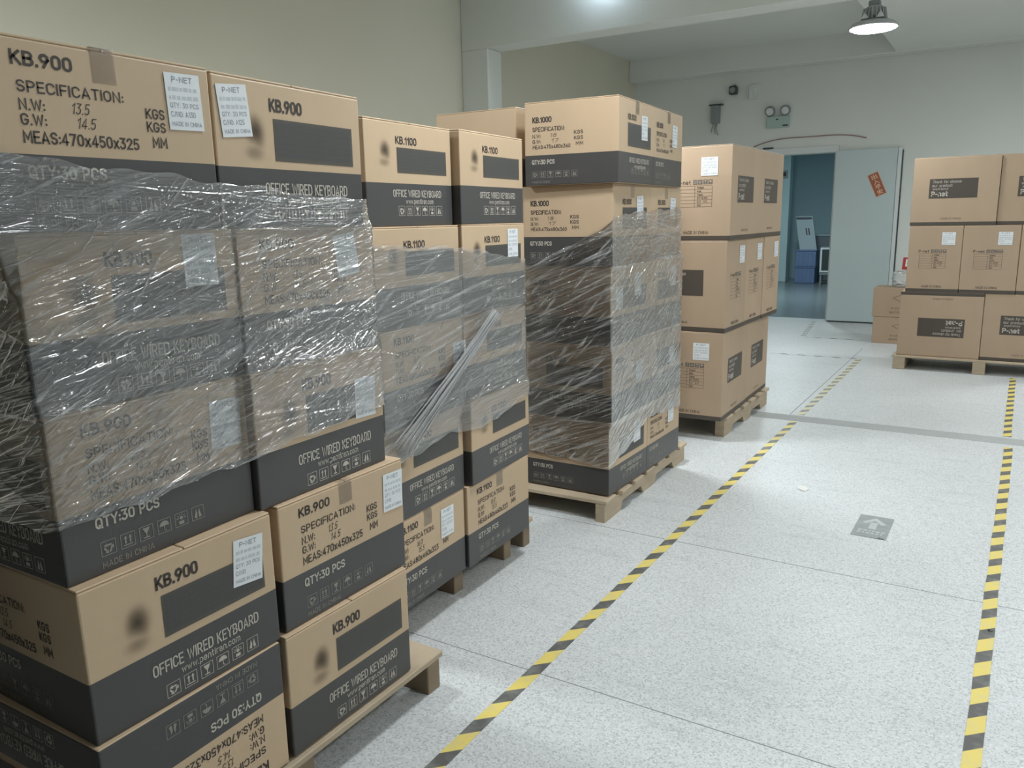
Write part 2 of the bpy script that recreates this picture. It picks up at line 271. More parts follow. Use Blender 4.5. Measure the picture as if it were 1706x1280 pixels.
# ------------------------------------------------------------------ flat print
def _arc(cx_, cy_, rx, ry, a0, a1, n=7): return [(cx_ + rx * math.cos(math.radians(a0 + (a1 - a0) * i / n)), cy_ + ry * math.sin(math.radians(a0 + (a1 - a0) * i / n))) for i in range(n + 1)]
def _glyphs():
    """a plain single-stroke sans alphabet: width and strokes, capital height 1"""
    A = _arc; h = .56
    C = A(.28, .72, .28, .28, 15, 180) + A(.28, .28, .28, .28, 180, 345)
    O = A(.28, .70, .28, .30, 0, 180) + A(.28, .30, .28, .30, 180, 360) + [(.56, .70)]
    o = A(.23, .48, .23, .24, 0, 180) + A(.23, .24, .23, .24, 180, 360) + [(.46, .48)]
    n_ = [(0, .45)] + A(.22, .50, .22, .22, 170, 0) + [(.44, 0)]
    G = {'A': (.60, [[(0, 0), (.30, 1), (.60, 0)], [(.10, .28), (.50, .28)]]), 'B': (.54, [[(0, .52), (0, 1), (.28, 1)] + A(.28, .76, .22, .24, 90, -90) + [(0, .52)], [(.28, .52)] + A(.28, .26, .26, .26, 90, -90) + [(0, 0), (0, .52)]]),
         'C': (.54, [C]), 'D': (.56, [[(0, 0), (0, 1), (.24, 1)] + A(.24, .70, .32, .30, 90, 0) + A(.24, .30, .32, .30, 0, -90) + [(0, 0)]]), 'E': (.46, [[(.46, 1), (0, 1), (0, 0), (.46, 0)], [(0, .52), (.40, .52)]]),
         'F': (.46, [[(.46, 1), (0, 1), (0, 0)], [(0, .50), (.40, .50)]]), 'G': (.56, [C[:-2] + [(.56, .28), (.56, .46), (.32, .46)]]), 'H': (.56, [[(0, 0), (0, 1)], [(.56, 0), (.56, 1)], [(0, .52), (.56, .52)]]),
         'I': (.0, [[(0, 0), (0, 1)]]), 'K': (.54, [[(0, 0), (0, 1)], [(.50, 1), (0, .40)], [(.16, .58), (.54, 0)]]), 'L': (.44, [[(0, 1), (0, 0), (.44, 0)]]), 'M': (.68, [[(0, 0), (0, 1), (.34, .30), (.68, 1), (.68, 0)]]),
         'N': (.56, [[(0, 0), (0, 1), (.56, 0), (.56, 1)]]), 'O': (h, [O]), 'P': (.52, [[(0, 0), (0, 1), (.26, 1)] + A(.26, .72, .26, .28, 90, -90) + [(0, .44)]]), 'Q': (h, [O, [(.32, .22), (.58, -.04)]]),
         'R': (.54, [[(0, 0), (0, 1), (.26, 1)] + A(.26, .72, .26, .28, 90, -90) + [(0, .44)], [(.28, .44), (.54, 0)]]), 'S': (.52, [A(.26, .75, .25, .25, 20, 180) + A(.26, .75, .25, .25, 180, 270)[1:] + A(.26, .26, .26, .25, 90, -160)]),
         'T': (.52, [[(0, 1), (.52, 1)], [(.26, 1), (.26, 0)]]), 'U': (h, [[(0, 1)] + A(.28, .28, .28, .28, 180, 360) + [(.56, 1)]]), 'V': (.58, [[(0, 1), (.29, 0), (.58, 1)]]), 'W': (.84, [[(0, 1), (.21, 0), (.42, .9), (.63, 0), (.84, 1)]]),
         'X': (.54, [[(0, 0), (.54, 1)], [(0, 1), (.54, 0)]]), 'Y': (.56, [[(0, 1), (.28, .46), (.56, 1)], [(.28, .46), (.28, 0)]]), 'Z': (.50, [[(0, 1), (.50, 1), (0, 0), (.50, 0)]]),
         '0': (.50, [A(.25, .72, .25, .28, 0, 180) + A(.25, .28, .25, .28, 180, 360) + [(.50, .72)]]), '1': (.22, [[(0, .76), (.22, 1), (.22, 0)]]), '2': (.50, [A(.25, .74, .25, .26, 170, -30) + [(0, 0), (.50, 0)]]),
         '3': (.50, [[(.02, 1), (.48, 1), (.22, .60)] + A(.23, .29, .27, .30, 85, -150)]), '4': (.54, [[(.40, 0), (.40, 1), (0, .24), (.54, .24)]]), '5': (.50, [[(.46, 1), (.07, 1), (.04, .52)] + A(.24, .31, .26, .31, 120, -145)]),
         '6': (.52, [[(.34, 1), (.05, .44)] + A(.26, .30, .26, .30, 155, 515)]), '7': (.50, [[(0, 1), (.50, 1), (.16, 0)]]), '8': (.52, [A(.26, .76, .22, .24, -90, 270), A(.26, .27, .26, .27, 90, 450)]), '9': (.52, [[(.18, 0), (.47, .56)] + A(.26, .70, .26, .30, -25, 335)]),
         '.': (.0, [[(0, 0), (0, .03)]]), ':': (.0, [[(0, .10), (0, .13)], [(0, .57), (0, .60)]]), '-': (.26, [[(0, .42), (.26, .42)]]), '/': (.34, [[(0, 0), (.34, 1)]]), ' ': (.16, []),
         'a': (.44, [A(.21, .50, .21, .22, 160, 0) + [(.42, 0)], [(.42, .40), (.18, .40)] + A(.18, .20, .18, .20, 90, 270) + [(.30, 0), (.42, .14)]]), 'c': (.42, [A(.23, .48, .23, .24, 20, 180) + A(.23, .24, .23, .24, 180, 340)]), 'd': (.46, [o, [(.46, 1), (.46, 0)]]),
         'e': (.46, [[(0, .37), (.46, .37)] + A(.23, .48, .23, .24, 0, 180) + A(.23, .24, .23, .24, 180, 330)]), 'f': (.28, [A(.26, .82, .16, .18, 60, 180) + [(.10, 0)], [(0, .68), (.27, .68)]]), 'h': (.44, [[(0, 0), (0, 1)], n_]), 'i': (.0, [[(0, 0), (0, .70)], [(0, .90), (0, .98)]]),
         'k': (.42, [[(0, 0), (0, 1)], [(.38, .70), (0, .28)], [(.13, .42), (.42, 0)]]), 'l': (.0, [[(0, 0), (0, 1)]]), 'm': (.70, [[(0, 0), (0, .70)], [(0, .50)] + A(.175, .54, .175, .18, 170, 0) + [(.35, 0)], [(.35, .50)] + A(.525, .54, .175, .18, 170, 0) + [(.70, 0)]]),
         'n': (.44, [[(0, 0), (0, .70)], n_]), 'o': (.46, [o]), 'p': (.46, [[(0, -.26), (0, .70)], o]), 'r': (.28, [[(0, 0), (0, .70)], [(0, .44)] + A(.20, .50, .20, .21, 170, 70)]), 's': (.40, [A(.20, .54, .19, .18, 25, 270) + A(.20, .18, .20, .18, 90, -155)]),
         't': (.28, [[(.10, .95), (.10, .14)] + A(.22, .13, .12, .13, 180, 290), [(0, .68), (.28, .68)]]), 'u': (.44, [[(0, .70)] + A(.22, .22, .22, .22, 180, 360) + [(.44, .70)], [(.44, .3), (.44, 0)]]), 'w': (.66, [[(0, .70), (.165, 0), (.33, .66), (.495, 0), (.66, .70)]]), 'x': (.42, [[(0, 0), (.42, .70)], [(0, .70), (.42, 0)]]), 'y': (.44, [[(0, .70), (.22, 0)], [(.44, .70), (.14, -.26)]]),
         'N.': (.0, [])}
    return G
GLYPH = _glyphs()
def ribbon(pts, t):
    """mitred stroke of thickness t along pts"""
    P = [Vector(p) for p in pts]; q = [P[0]]
    for p in P[1:]:
        if (p - q[-1]).length > 1e-7: q.append(p)
    closed = (q[0] - q[-1]).length < 1e-6 and len(q) > 3
    vs = []; N = len(q)
    for i in range(N):
        a = q[i] - q[i - 1] if i else (q[-1] - q[-2] if closed else q[1] - q[0]); b = q[i + 1] - q[i] if i < N - 1 else (q[1] - q[0] if closed else a)
        a = a.normalized(); b = b.normalized(); na = Vector((-a.y, a.x)); nb = Vector((-b.y, b.x)); mm = na + nb
        if mm.length < 1e-6: mm = na
        mm = mm.normalized(); k = min(1.9, 1 / max(.3, mm.dot(na)))
        e = Vector((0, 0)) if closed or 0 < i < N - 1 else (-a if i == 0 else a) * (t / 2)
        vs += [q[i] + mm * (t / 2 * k) + e, q[i] - mm * (t / 2 * k) + e]
    return vs, [(2 * i, 2 * i + 1, 2 * i + 3, 2 * i + 2) for i in range(N - 1)]
def text_geo(s, bold=0.0):
    """lettering with Blender's own text object, normalised to a unit box (for the sign's characters)"""
    c = bpy.data.curves.new('lettering', 'FONT'); c.body = s; c.size = 1; c.resolution_u = 2; c.offset = bold; c.fill_mode = 'FRONT'
    o = bpy.data.objects.new('lettering', c); COL.objects.link(o)
    dg = bpy.context.evaluated_depsgraph_get(); me = bpy.data.meshes.new_from_object(o.evaluated_get(dg))
    vs = np.array([v.co[:2] for v in me.vertices]) if len(me.vertices) else np.zeros((1, 2)); fs = [tuple(p.vertices) for p in me.polygons]
    bpy.data.objects.remove(o); bpy.data.curves.remove(c); bpy.data.meshes.remove(me)
    lo, hi = vs.min(0), vs.max(0); return (vs - lo) / np.maximum(hi - lo, 1e-6), fs
class Print(MB):
    """flat print on a face of width w and height h: u 0..1 from the left, v 0..1 from the top; drawn in the plane y = 0"""
    def __init__(s, w, h): super().__init__(); s.w = w; s.h = h
    def P(s, u, v, d=0.0): return (u * s.w, -d, s.h * (1 - v))
    def rect(s, u0, u1, v0, v1, mi=0, d=0.0): return s.add([s.P(u0, v1, d), s.P(u1, v1, d), s.P(u1, v0, d), s.P(u0, v0, d)], [(0, 1, 2, 3)], mi)
    def poly(s, pts, mi=0, d=0.0): return s.add([s.P(u, v, d) for u, v in pts], [tuple(range(len(pts)))], mi)
    def sign(s, t, u0, u1, v0, v1, mi=0, bold=0.012):
        vs, fs = text_geo(t, bold)
        return s.add([s.P(u0 + x * (u1 - u0), v1 - y * (v1 - v0)) for x, y in vs], fs, mi)
    def text(s, t, u0, u1, v0, v1, mi=0, bold=0.0, slant=0.0, d=0.0):
        """stroke lettering fitted to the box; the box's height is the capital height"""
        H = (v1 - v0) * s.h; th = H * (.125 + 3.2 * bold); x = 0.0; strokes = []
        for ch in t:
            w_, st = GLYPH.get(ch, GLYPH[' ']); strokes += [[(x + a, b) for a, b in q] for q in st]; x += w_ + .27
        W = max(.01, x - .27); bx = (u1 - u0) * s.w - th; by = H - th
        for q in strokes:
            pts = [(u0 * s.w + th / 2 + a / W * bx + slant * b * by, s.h * (1 - v1) + th / 2 + b * by) for a, b in q]
            vs, fs = ribbon(pts, th); s.add([(v.x, -d, v.y) for v in vs], fs, mi)
        return s
    def frame(s, u0, u1, v0, v1, t, mi=0):
        tu = t / s.w; tv = t / s.h
        s.rect(u0, u1, v0, v0 + tv, mi); s.rect(u0, u1, v1 - tv, v1, mi); s.rect(u0, u0 + tu, v0 + tv, v1 - tv, mi); s.rect(u1 - tu, u1, v0 + tv, v1 - tv, mi); return s
    def icon(s, kind, u0, u1, v0, v1, mi=0):
        def q(pts): s.poly([(u0 + x * (u1 - u0), v1 - y * (v1 - v0)) for x, y in pts], mi)
        def arc(cx_, cy_, r, a0, a1, n=8): return [(cx_ + r * math.cos(a0 + (a1 - a0) * i / n), cy_ + r * math.sin(a0 + (a1 - a0) * i / n)) for i in range(n + 1)]
        s.frame(u0, u1, v0, v1, 0.0012, mi)
        if kind == 0:                                        # three chasing arrows
            for k in range(3):
                a = PI / 2 + k * 2 * PI / 3
                def R(x, y): return (0.5 + x * math.cos(a) - y * math.sin(a), 0.47 + x * math.sin(a) + y * math.cos(a))
                q([R(0.14, -0.24), R(0.14, 0.10), R(0.26, 0.16), R(0.26, -0.20)])
                q([R(0.06, 0.06), R(0.20, 0.32), R(0.36, 0.10)])
        elif kind == 1:                                      # this way up
            for x in (0.34, 0.66):
                q([(x - .05, .30), (x + .05, .30), (x + .05, .66), (x - .05, .66)]); q([(x - .13, .64), (x + .13, .64), (x, .86)])
            q([(.18, .16), (.82, .16), (.82, .23), (.18, .23)])
        elif kind == 2:                                      # glass
            q([(.24, .86), (.76, .86), (.62, .56), (.54, .48), (.46, .48), (.38, .56)]); q([(.46, .22), (.54, .22), (.54, .48), (.46, .48)]); q([(.30, .14), (.70, .14), (.70, .22), (.30, .22)])
        elif kind == 3:                                      # umbrella
            q(arc(.5, .5, .36, 0, PI)); q([(.47, .18), (.53, .18), (.53, .5), (.47, .5)]); q([(.53, .18), (.53, .12), (.66, .12), (.66, .18)])
        elif kind == 4:                                      # keep away from heat
            for k in range(6):
                a = PI * 0.02 + k * PI / 5.2
                c_, s_ = math.cos(a), math.sin(a)
                q([(.5 + .2 * c_ - .03 * s_, .58 + .2 * s_ + .03 * c_), (.5 + .2 * c_ + .03 * s_, .58 + .2 * s_ - .03 * c_), (.5 + .36 * c_ + .03 * s_, .58 + .32 * s_ - .03 * c_), (.5 + .36 * c_ - .03 * s_, .58 + .32 * s_ + .03 * c_)])
            q(arc(.5, .60, .13, 0, 2 * PI - .01, 10)); q([(.3, .14), (.7, .14), (.7, .38), (.3, .38)])
        elif kind == 5:                                      # two cupped hands
            q([(.2, .2), (.42, .12), (.46, .5), (.36, .84), (.3, .5)]); q([(.8, .2), (.58, .12), (.54, .5), (.64, .84), (.7, .5)])
        return s

GAP = 0.0008
FACE = {'-y': (0, lambda a, b: (-b / 2, -a / 2 - GAP)), '+x': (PI / 2, lambda a, b: (b / 2 + GAP, -a / 2)), '+y': (PI, lambda a, b: (b / 2, a / 2 + GAP)), '-x': (-PI / 2, lambda a, b: (-b / 2 - GAP, a / 2))}
PM = {}
def face_meshes(kind, w_, h_):
    """the print of one carton face, each line and each mark a part of its own: list of (part name, mesh)"""
    k = (kind, round(w_, 3), round(h_, 3))
    if k in PM: return PM[k]
    out = []; st = kind.split('_')
    def T(name, t, u0, u1, v0, v1, M, bold=0.0, slant=0.0, d=0.0):
        p = Print(w_, h_); p.text(t, u0, u1, v0, v1, 0, bold, slant, d); out.append((name, p.mesh(name, [M])))
    def icons(u_, v_, iw, g, M, name='printed_icon'):
        for i in range(6):
            p = Print(w_, h_); p.icon(i, u_ + i * (iw + g), u_ + i * (iw + g) + iw, v_, v_ + iw * w_ / h_ * .95); out.append((name, p.mesh(name, [M])))
    if st[0] in ('900', '1100', '1000'):
        nm = 'KB.' + st[0]; big = st[0] == '900'
        if st[1] == 'kbd':
            Tm = {'900': (.34, .56, .115, .205), '1100': (.33, .57, .14, .215), '1000': (.24, .47, .18, .25)}[st[0]]
            K = {'900': (.36, .93, .25, .535), '1100': (.34, .93, .245, .485), '1000': (.24, .90, .285, .56)}[st[0]]
            O = {'900': (.28, .87, .685, .765), '1100': (.28, .85, .645, .715), '1000': (.28, .85, .69, .75)}[st[0]]
            T('model_lettering', nm, *Tm, INK, .02); T('product_lettering', 'OFFICE WIRED KEYBOARD', *O, PALE_INK, .0); T('web_lettering', 'www.pentiran.com', .42, .75, O[3] + .015, O[3] + .065, PALE_INK)
            icons(.335, .855 if big else .80, .070, .020, PALE_INK if st[0] != '1000' else DIM_INK)
            p = Print(w_, h_); u0, u1, v0, v1 = K; p.rect(u0, u1, v0, v1, 0); rows = 6; n = 19
            for r in range(rows):
                a = v0 + .02 + (v1 - v0 - .04) * r / rows; b_ = a + (v1 - v0 - .04) / rows * .8; c = 0
                while c < n:
                    wd = 6 if (r == rows - 1 and c == 3) else 1
                    x0 = u0 + .012 + (u1 - u0 - .024) * c / n; x1 = u0 + .012 + (u1 - u0 - .024) * (c + wd - .18) / n
                    p.rect(x0, x1, a, b_, 1, 0.0002); c += wd
            out.append(('keyboard_picture', p.mesh('keyboard_picture', [KEY_BASE, KEY_CAP])))
            if st[0] != '1000':
                S = (.15, .325, .21, .56) if big else (.13, .29, .17, .45)
                p = Print(w_, h_); p.rect(*S); me = p.mesh('portrait_print', [SMUDGE]); uvl = me.uv_layers.new(name='UVMap')
                for i, q in enumerate(((0, 0), (1, 0), (1, 1), (0, 1))): uvl.data[i].uv = q
                out.append(('portrait_print', me))
        else:
            dims = {'900': '470x450x325', '1100': '480x460x323', '1000': '475x480x360'}[st[0]]
            nw, gw = {'900': ('13.5', '14.5'), '1100': ('16.0', '15.5'), '1000': ('18', '17')}[st[0]]
            if st[0] == '1000':
                T('model_lettering', nm, .09, .30, .18, .25, INK, .02); T('specification_lettering', 'SPECIFICATION:', .09, .44, .30, .355, INK, .008)
                R = ((.385, .43), (.45, .495), (.515, .56)); X = (.09, .18, .50, .54, .635); q = (.08, .33, .69, .745); ic = (.08, .83); md = (.08, .28, .945, .97)
            else:
                T('model_lettering', nm, .14, .37, .075, .15, INK, .02); T('specification_lettering', 'SPECIFICATION:', .15, .57, .22, .28, INK, .008)
                R = ((.31, .37), (.385, .445), (.47, .535)); X = (.15, .245, .62, .665, .755); q = (.15, .46, .645, .715); ic = (.16, .80); md = (.16, .41, .925, .965)
            T('weight_lettering', 'N.W:', X[0], X[1], *R[0], INK, .008); T('weight_lettering', 'G.W:', X[0], X[1], *R[1], INK, .008); T('measure_lettering', 'MEAS:' + dims, X[0], X[2], *R[2], INK, .008)
            for r_, t_ in ((0, 'KGS'), (1, 'KGS'), (2, 'MM')): T('unit_lettering', t_, X[3] + (.02 if r_ == 2 else 0), X[4], R[r_][0] - .02, R[r_][1] - .02, INK, .008)
            T('quantity_lettering', 'QTY:30 PCS', *q, PALE_INK, .014); T('origin_lettering', 'MADE IN CHINA', *md, DIM_INK)
            T('handwritten_weight', nw, X[1] + .10, X[1] + .17, R[0][0] - .004, R[0][1] - .004, INK, -.010, .25); T('handwritten_weight', gw, X[1] + .115, X[1] + .19, R[1][0] - .004, R[1][1] - .004, INK, -.010, .25)
            icons(ic[0], ic[1], .070 if big else .064, .022, DIM_INK)
    elif st[0] == 'pnet':
        if st[1] == 'panel':
            p = Print(w_, h_); p.rect(.20, .76, .316, .60, 0); out.append(('print_panel', p.mesh('print_panel', [DARK2])))
            U = lambda x: .20 + .56 * x; V = lambda y: .316 + .284 * y
            T('slogan_lettering', 'Thank for choose', U(.07), U(.66), V(.08), V(.22), PALE_INK, 0, 0, .0004); T('slogan_lettering', 'our product', U(.06), U(.48), V(.27), V(.42), PALE_INK, 0, 0, .0004)
            T('slogan_lettering', 'experience', U(.08), U(.40), V(.46), V(.57), PALE_INK, 0, 0, .0004); T('brand_lettering', 'P-net', U(.05), U(.40), V(.64), V(.90), PALE_INK, .02, 0, .0004)
            T('origin_lettering', 'MADE IN CHINA', .36, .60, .885, .91, INK2)
        else:
            T('brand_lettering', 'P-net', .20, .40, .36, .40, INK2, .01); T('origin_lettering', 'MADE IN CHINA', .30, .68, .895, .93, INK2, .004)
            p = Print(w_, h_)
            for r in range(7): p.rect(.22, .72, .416 + .037 * r, .4185 + .037 * r, 0)
            for x in (.22, .46, .717): p.rect(x, x + .004, .416, .64, 0)
            for r, t in enumerate(('Product', 'Item', 'Colour', 'QTY: 30 PCS', 'G.W.   N.W.', 'MEAS')): p.text(t, .50, .50 + .014 * len(t), .425 + .037 * r, .448 + .037 * r, 0, 0, d=.0001)
            out.append(('printed_table', p.mesh('printed_table', [INK2])))
            for i in range(4):
                p = Print(w_, h_); u = .435 + i * .075; e = .008; p.rect(u, u + .062, .355, .355 + .062 * w_ / h_, 0); n0 = len(p.v)
                p.icon((1, 0, 2, 3)[i], u + e, u + .062 - e, .355 + e * w_ / h_, .355 + (.062 - e) * w_ / h_, 1)
                p.v = [(v[0], -.0003 if j >= n0 else 0., v[2]) for j, v in enumerate(p.v)]
                out.append(('printed_icon', p.mesh('printed_icon', [INK2, PALE_INK])))
    elif st[0] == 'batch':
        T('serial_lettering', 'S.NO', .42, .60, .66, .73, INK2, .004); T('batch_lettering', 'BATCH NO', .40, .76, .80, .87, INK2, .006)
        p = Print(w_, h_)
        def ln(a, b, t=.012):
            dx, dy = b[0] - a[0], b[1] - a[1]; l = math.hypot(dx, dy); nx, ny = -dy / l * t / 2, dx / l * t / 2
            p.poly([(a[0] - nx, a[1] - ny), (b[0] - nx, b[1] - ny), (b[0] + nx, b[1] + ny), (a[0] + nx, a[1] + ny)], 0)
        for a, b in (((.45, .34), (.72, .18)), ((.72, .18), (.98, .34)), ((.45, .34), (.72, .52)), ((.72, .52), (.98, .34))): ln(a, b)
        p.poly([(.66, .36), (.72, .31), (.80, .34), (.76, .40)], 0)
        out.append(('printed_emblem', p.mesh('printed_emblem', [INK2])))
    PM[k] = out
    return out

BM = {}
def body_mesh(a, b, h, band, km, dm):
    k = (round(a, 3), round(b, 3), round(h, 3), round(band, 3), km.name)
    if k in BM: return BM[k]
    ft = 0.005
    bm = bmesh.new(); bmesh.ops.create_cube(bm, size=1)
    for v in bm.verts: v.co = Vector((v.co.x * b, v.co.y * a, (v.co.z + .5) * (h - ft)))
    bmesh.ops.bevel(bm, geom=[e for e in bm.edges], offset=0.004, segments=2, affect='EDGES', profile=0.5)
    zb = h * band
    bmesh.ops.bisect_plane(bm, geom=bm.verts[:] + bm.edges[:] + bm.faces[:], plane_co=(0, 0, zb), plane_no=(0, 0, 1))
    for f in bm.faces: f.material_index = 1 if f.calc_center_median().z < zb and f.normal.z > -0.5 else 0
    me = bpy.data.meshes.new('carton_walls'); bm.to_mesh(me); bm.free(); me.materials.append(km); me.materials.append(dm)
    fl = []
    for s in (-1, 1):
        q = MB(); y0, y1 = (-a / 2 + .001, -.0012) if s < 0 else (.0012, a / 2 - .001)
        q.bbox(-b / 2 + .001, b / 2 - .001, y0, y1, h - ft, h - .0004, .0015); fl.append(q.mesh('top_flap', [KRAFT_EDGE if km is KRAFT else km]))
    # packing tape over the flap seam and a hand's width down two walls
    q = MB(); t = .024; g = .0006; dn = .06
    q.add([(-b / 2 - g, -t, h - dn), (-b / 2 - g, t, h - dn), (-b / 2 - g, t, h + g), (-b / 2 - g, -t, h + g), (b / 2 + g, -t, h + g), (b / 2 + g, t, h + g), (b / 2 + g, t, h - dn), (b / 2 + g, -t, h - dn)],
          [(0, 3, 2, 1), (3, 4, 5, 2), (4, 7, 6, 5)])
    tm = q.mesh('packing_tape', [TAPE]); uvl = tm.uv_layers.new(name='UVMap')
    BM[k] = (me, fl, tm); return BM[k]
LBL = {}
def label_mesh(no, big):
    k = (no, big)
    if k in LBL: return LBL[k]
    w_, h_ = (0.082, 0.108) if big else (0.105, 0.11)
    q = MB(); q.box(0, w_, -0.0003, 0, 0, h_); me = q.mesh('shipping_label', [PAPER])
    p = Print(w_, h_); r = random.Random(len(LBL) + 3)
    p.text('P-NET', .20, .78, .06, .165, 0, .012)
    for v0 in (.24, .39):
        x = .08
        while x < .88:
            l = r.uniform(.05, .15); p.rect(x, min(.93, x + l), v0 + r.uniform(0, .015), v0 + .075, 1); x += l + r.uniform(.02, .05)
    p.text('QTY: 30 PCS', .08, .90, .52, .61, 0, 0); p.text('C/NO' + (': ' + no if no else ''), .08, .78 if no else .4, .67, .77, 0, .0); p.text('MADE IN CHINA', .08, .94, .85, .93, 0, 0)
    p.v = [(x, y - .0005, z) for x, y, z in p.v]
    LBL[k] = (me, p.mesh('label_print', [LABEL_INK, LABEL_BLUR]), w_, h_); return LBL[k]

def carton(loc, rot, a, b, h, style, faces, label, group, labels=(), name='carton', flip=False, taped=True):
    """a: width along local y (the +x face), b: width along local x (the -y face). labels: (face, u, v, tilt, number)"""
    km, dm, band = {'900': (KRAFT, DARK, .41), '1100': (KRAFT, DARK, .415), '1000': (KRAFT, DARK, .365), 'pnet': (KRAFT2, DARK2, .052), 'plain': (KRAFT, DARK, .365), 'batch': (KRAFT2, KRAFT2, .5)}[style]
    t = thing(name, label, 'carton', loc, rot, group)
    me, fl, tm = body_mesh(a, b, h, band, km, dm)
    base = t; dz = 0
    def put(n, m_, l, r=(0, 0, 0), par=t):
        return link(n, m_, par, l, r)
    put('carton_walls', me, (0, 0, 0)); 
    for f in fl: put('top_flap', f, (0, 0, 0))
    if taped: put('packing_tape', tm, (0, 0, 0))
    for fc, kind in faces:
        ang, off = FACE[fc]; x, y = off(a, b)
        for n, m_ in face_meshes(kind, a if fc in ('+x', '-x') else b, h): put(n, m_, (x, y, 0), (0, 0, ang))
    for fc, u, v, tilt, no in labels:
        ang, off = FACE[fc]; x, y = off(a, b); lm, lp, lw, lh = label_mesh(no, style != 'pnet')
        W = a if fc in ('+x', '-x') else b
        e = Matrix.Translation((x, y, 0)) @ Matrix.Rotation(ang, 4, 'Z') @ Matrix.Translation((u * W, -.0008, h * (1 - v))) @ Matrix.Rotation(tilt, 4, 'Y')
        lo = put('shipping_label', lm, (0, 0, 0)); lo.matrix_local = e
        pr = put('label_print', lp, (0, 0, 0), par=lo)
    return t

# ------------------------------------------------------------------ room
ZC, ZR, YB, XL, XR, YF = 3.60, 3.32, 11.4, -4.87, 3.2, -4.0
struct(MB().box(XL - .2, XR + .2, YF - .2, YB + .2, -.1, 0), 'floor', FLOOR)
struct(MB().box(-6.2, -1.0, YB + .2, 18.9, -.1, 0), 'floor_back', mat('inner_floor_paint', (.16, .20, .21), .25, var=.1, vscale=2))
struct(MB().box(XL - .2, XL, YF - .2, YB, 0, ZC), 'wall_left', PLASTER_L)
struct(MB().box(XR, XR + .2, YF - .2, YB, 0, ZC), 'wall_right', PLASTER)
struct(MB().box(XL, XR, YF - .2, YF, 0, ZC), 'wall_front', PLASTER)
DX0, DX1, DH = -3.05, -2.04, 2.205
struct(MB().box(XL - .2, DX0, YB, YB + .2, 0, ZC).box(DX1, XR + .2, YB, YB + .2, 0, ZC).box(DX0, DX1, YB, YB + .2, DH, ZC), 'wall_back', PLASTER)
struct(MB().box(XL - .2, -1.4, YF - .2, YB + .2, ZC, ZC + .15).box(-1.4, XR + .2, YF - .2, YB + .2, ZR, ZC + .15), 'ceiling', PLASTER)
struct(MB().bbox(XL, XR, 7.0, 7.25, 3.08, ZC + .01, .008), 'beam', PLASTER)
struct(MB().bbox(XL, XR, 11.16, YB, 3.31, ZC + .01, .008), 'beam_back', PLASTER)
struct(MB().bbox(XL, -4.555, 7.0, 7.25, 0, 3.08, .008), 'pillar', PLASTER)
struct(MB().bbox(-2.75, -1.52, .02, .55, 0, ZC, .01), 'wall_added_for_shade', mat('shade_wall_plaster', (.13, .125, .11), .85))  # unseen dark wall added to shade the near end of the nearest stack
# room behind the doorway
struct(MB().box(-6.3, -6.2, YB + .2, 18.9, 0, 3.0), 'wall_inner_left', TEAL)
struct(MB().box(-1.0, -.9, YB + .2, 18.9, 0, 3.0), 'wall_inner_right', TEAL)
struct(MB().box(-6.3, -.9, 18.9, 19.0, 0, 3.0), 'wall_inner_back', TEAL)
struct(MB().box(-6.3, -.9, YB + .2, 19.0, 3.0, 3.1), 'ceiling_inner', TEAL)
struct(MB().bbox(-4.32, -4.08, 17.75, 18.0, 0, 3.0, .006), 'pillar_inner', TEAL_LT)
# floor joints and the darker patched strip
n = 0
def floor_trim(x0, x1, y0, y1, M, z=.0008):
    global n; n += 1; struct(MB().box(x0, x1, y0, y1, 0, z), 'trim_%d' % n, M)
for y in (2.02, 3.255): floor_trim(-2.6, XR, y - .0014, y + .0014, JOINT)
floor_trim(-1.272, -1.266, 5.88, 9.2, JOINT)
floor_trim(-4.8, XR, 5.70, 5.86, STRIP, .0012)

# ------------------------------------------------------------------ doorway, door leaf
d = struct(MB().bbox(DX0 - .3, DX1 + .02, YB - .02, YB - .002, DH, DH + .085, .003), 'door_1', WHITEP)
build(MB().bbox(DX0 - .06, DX0, YB - .02, YB + .2, 0, DH, .003), 'door_jamb', WHITEP, d)
build(MB().bbox(DX1 - .03, DX1, YB + .0, YB + .2, 0, DH, .003), 'door_jamb', WHITEP, d)
leaf = struct(MB().bbox(-2.045, -1.315, YB - .075, YB - .03, .018, 2.215, .004), 'door_2', DOORP)
build(MB().box(-2.03, -1.32, YB - .06, YB - .04, .0, .018), 'painted_door_shadow', DARKP, leaf)  # shadow under the leaf, painted as a dark strip
build(MB().bbox(-1.312, -1.272, YB - .08, YB - .001, 0, 2.215, .003), 'edge_trim', WHITEP, leaf)
build(MB().box(-1.2715, -1.257, YB - .012, YB - .001, 0, 2.19), 'painted_shade_line', DARKP, leaf)  # shade line beside the trim, put in as a dark strip
for z in (.35, 1.1, 1.85): build(MB().tube([(-2.05, YB - .052, z - .05), (-2.05, YB - .052, z + .05)], .011, 8), 'hinge', STEEL, leaf)
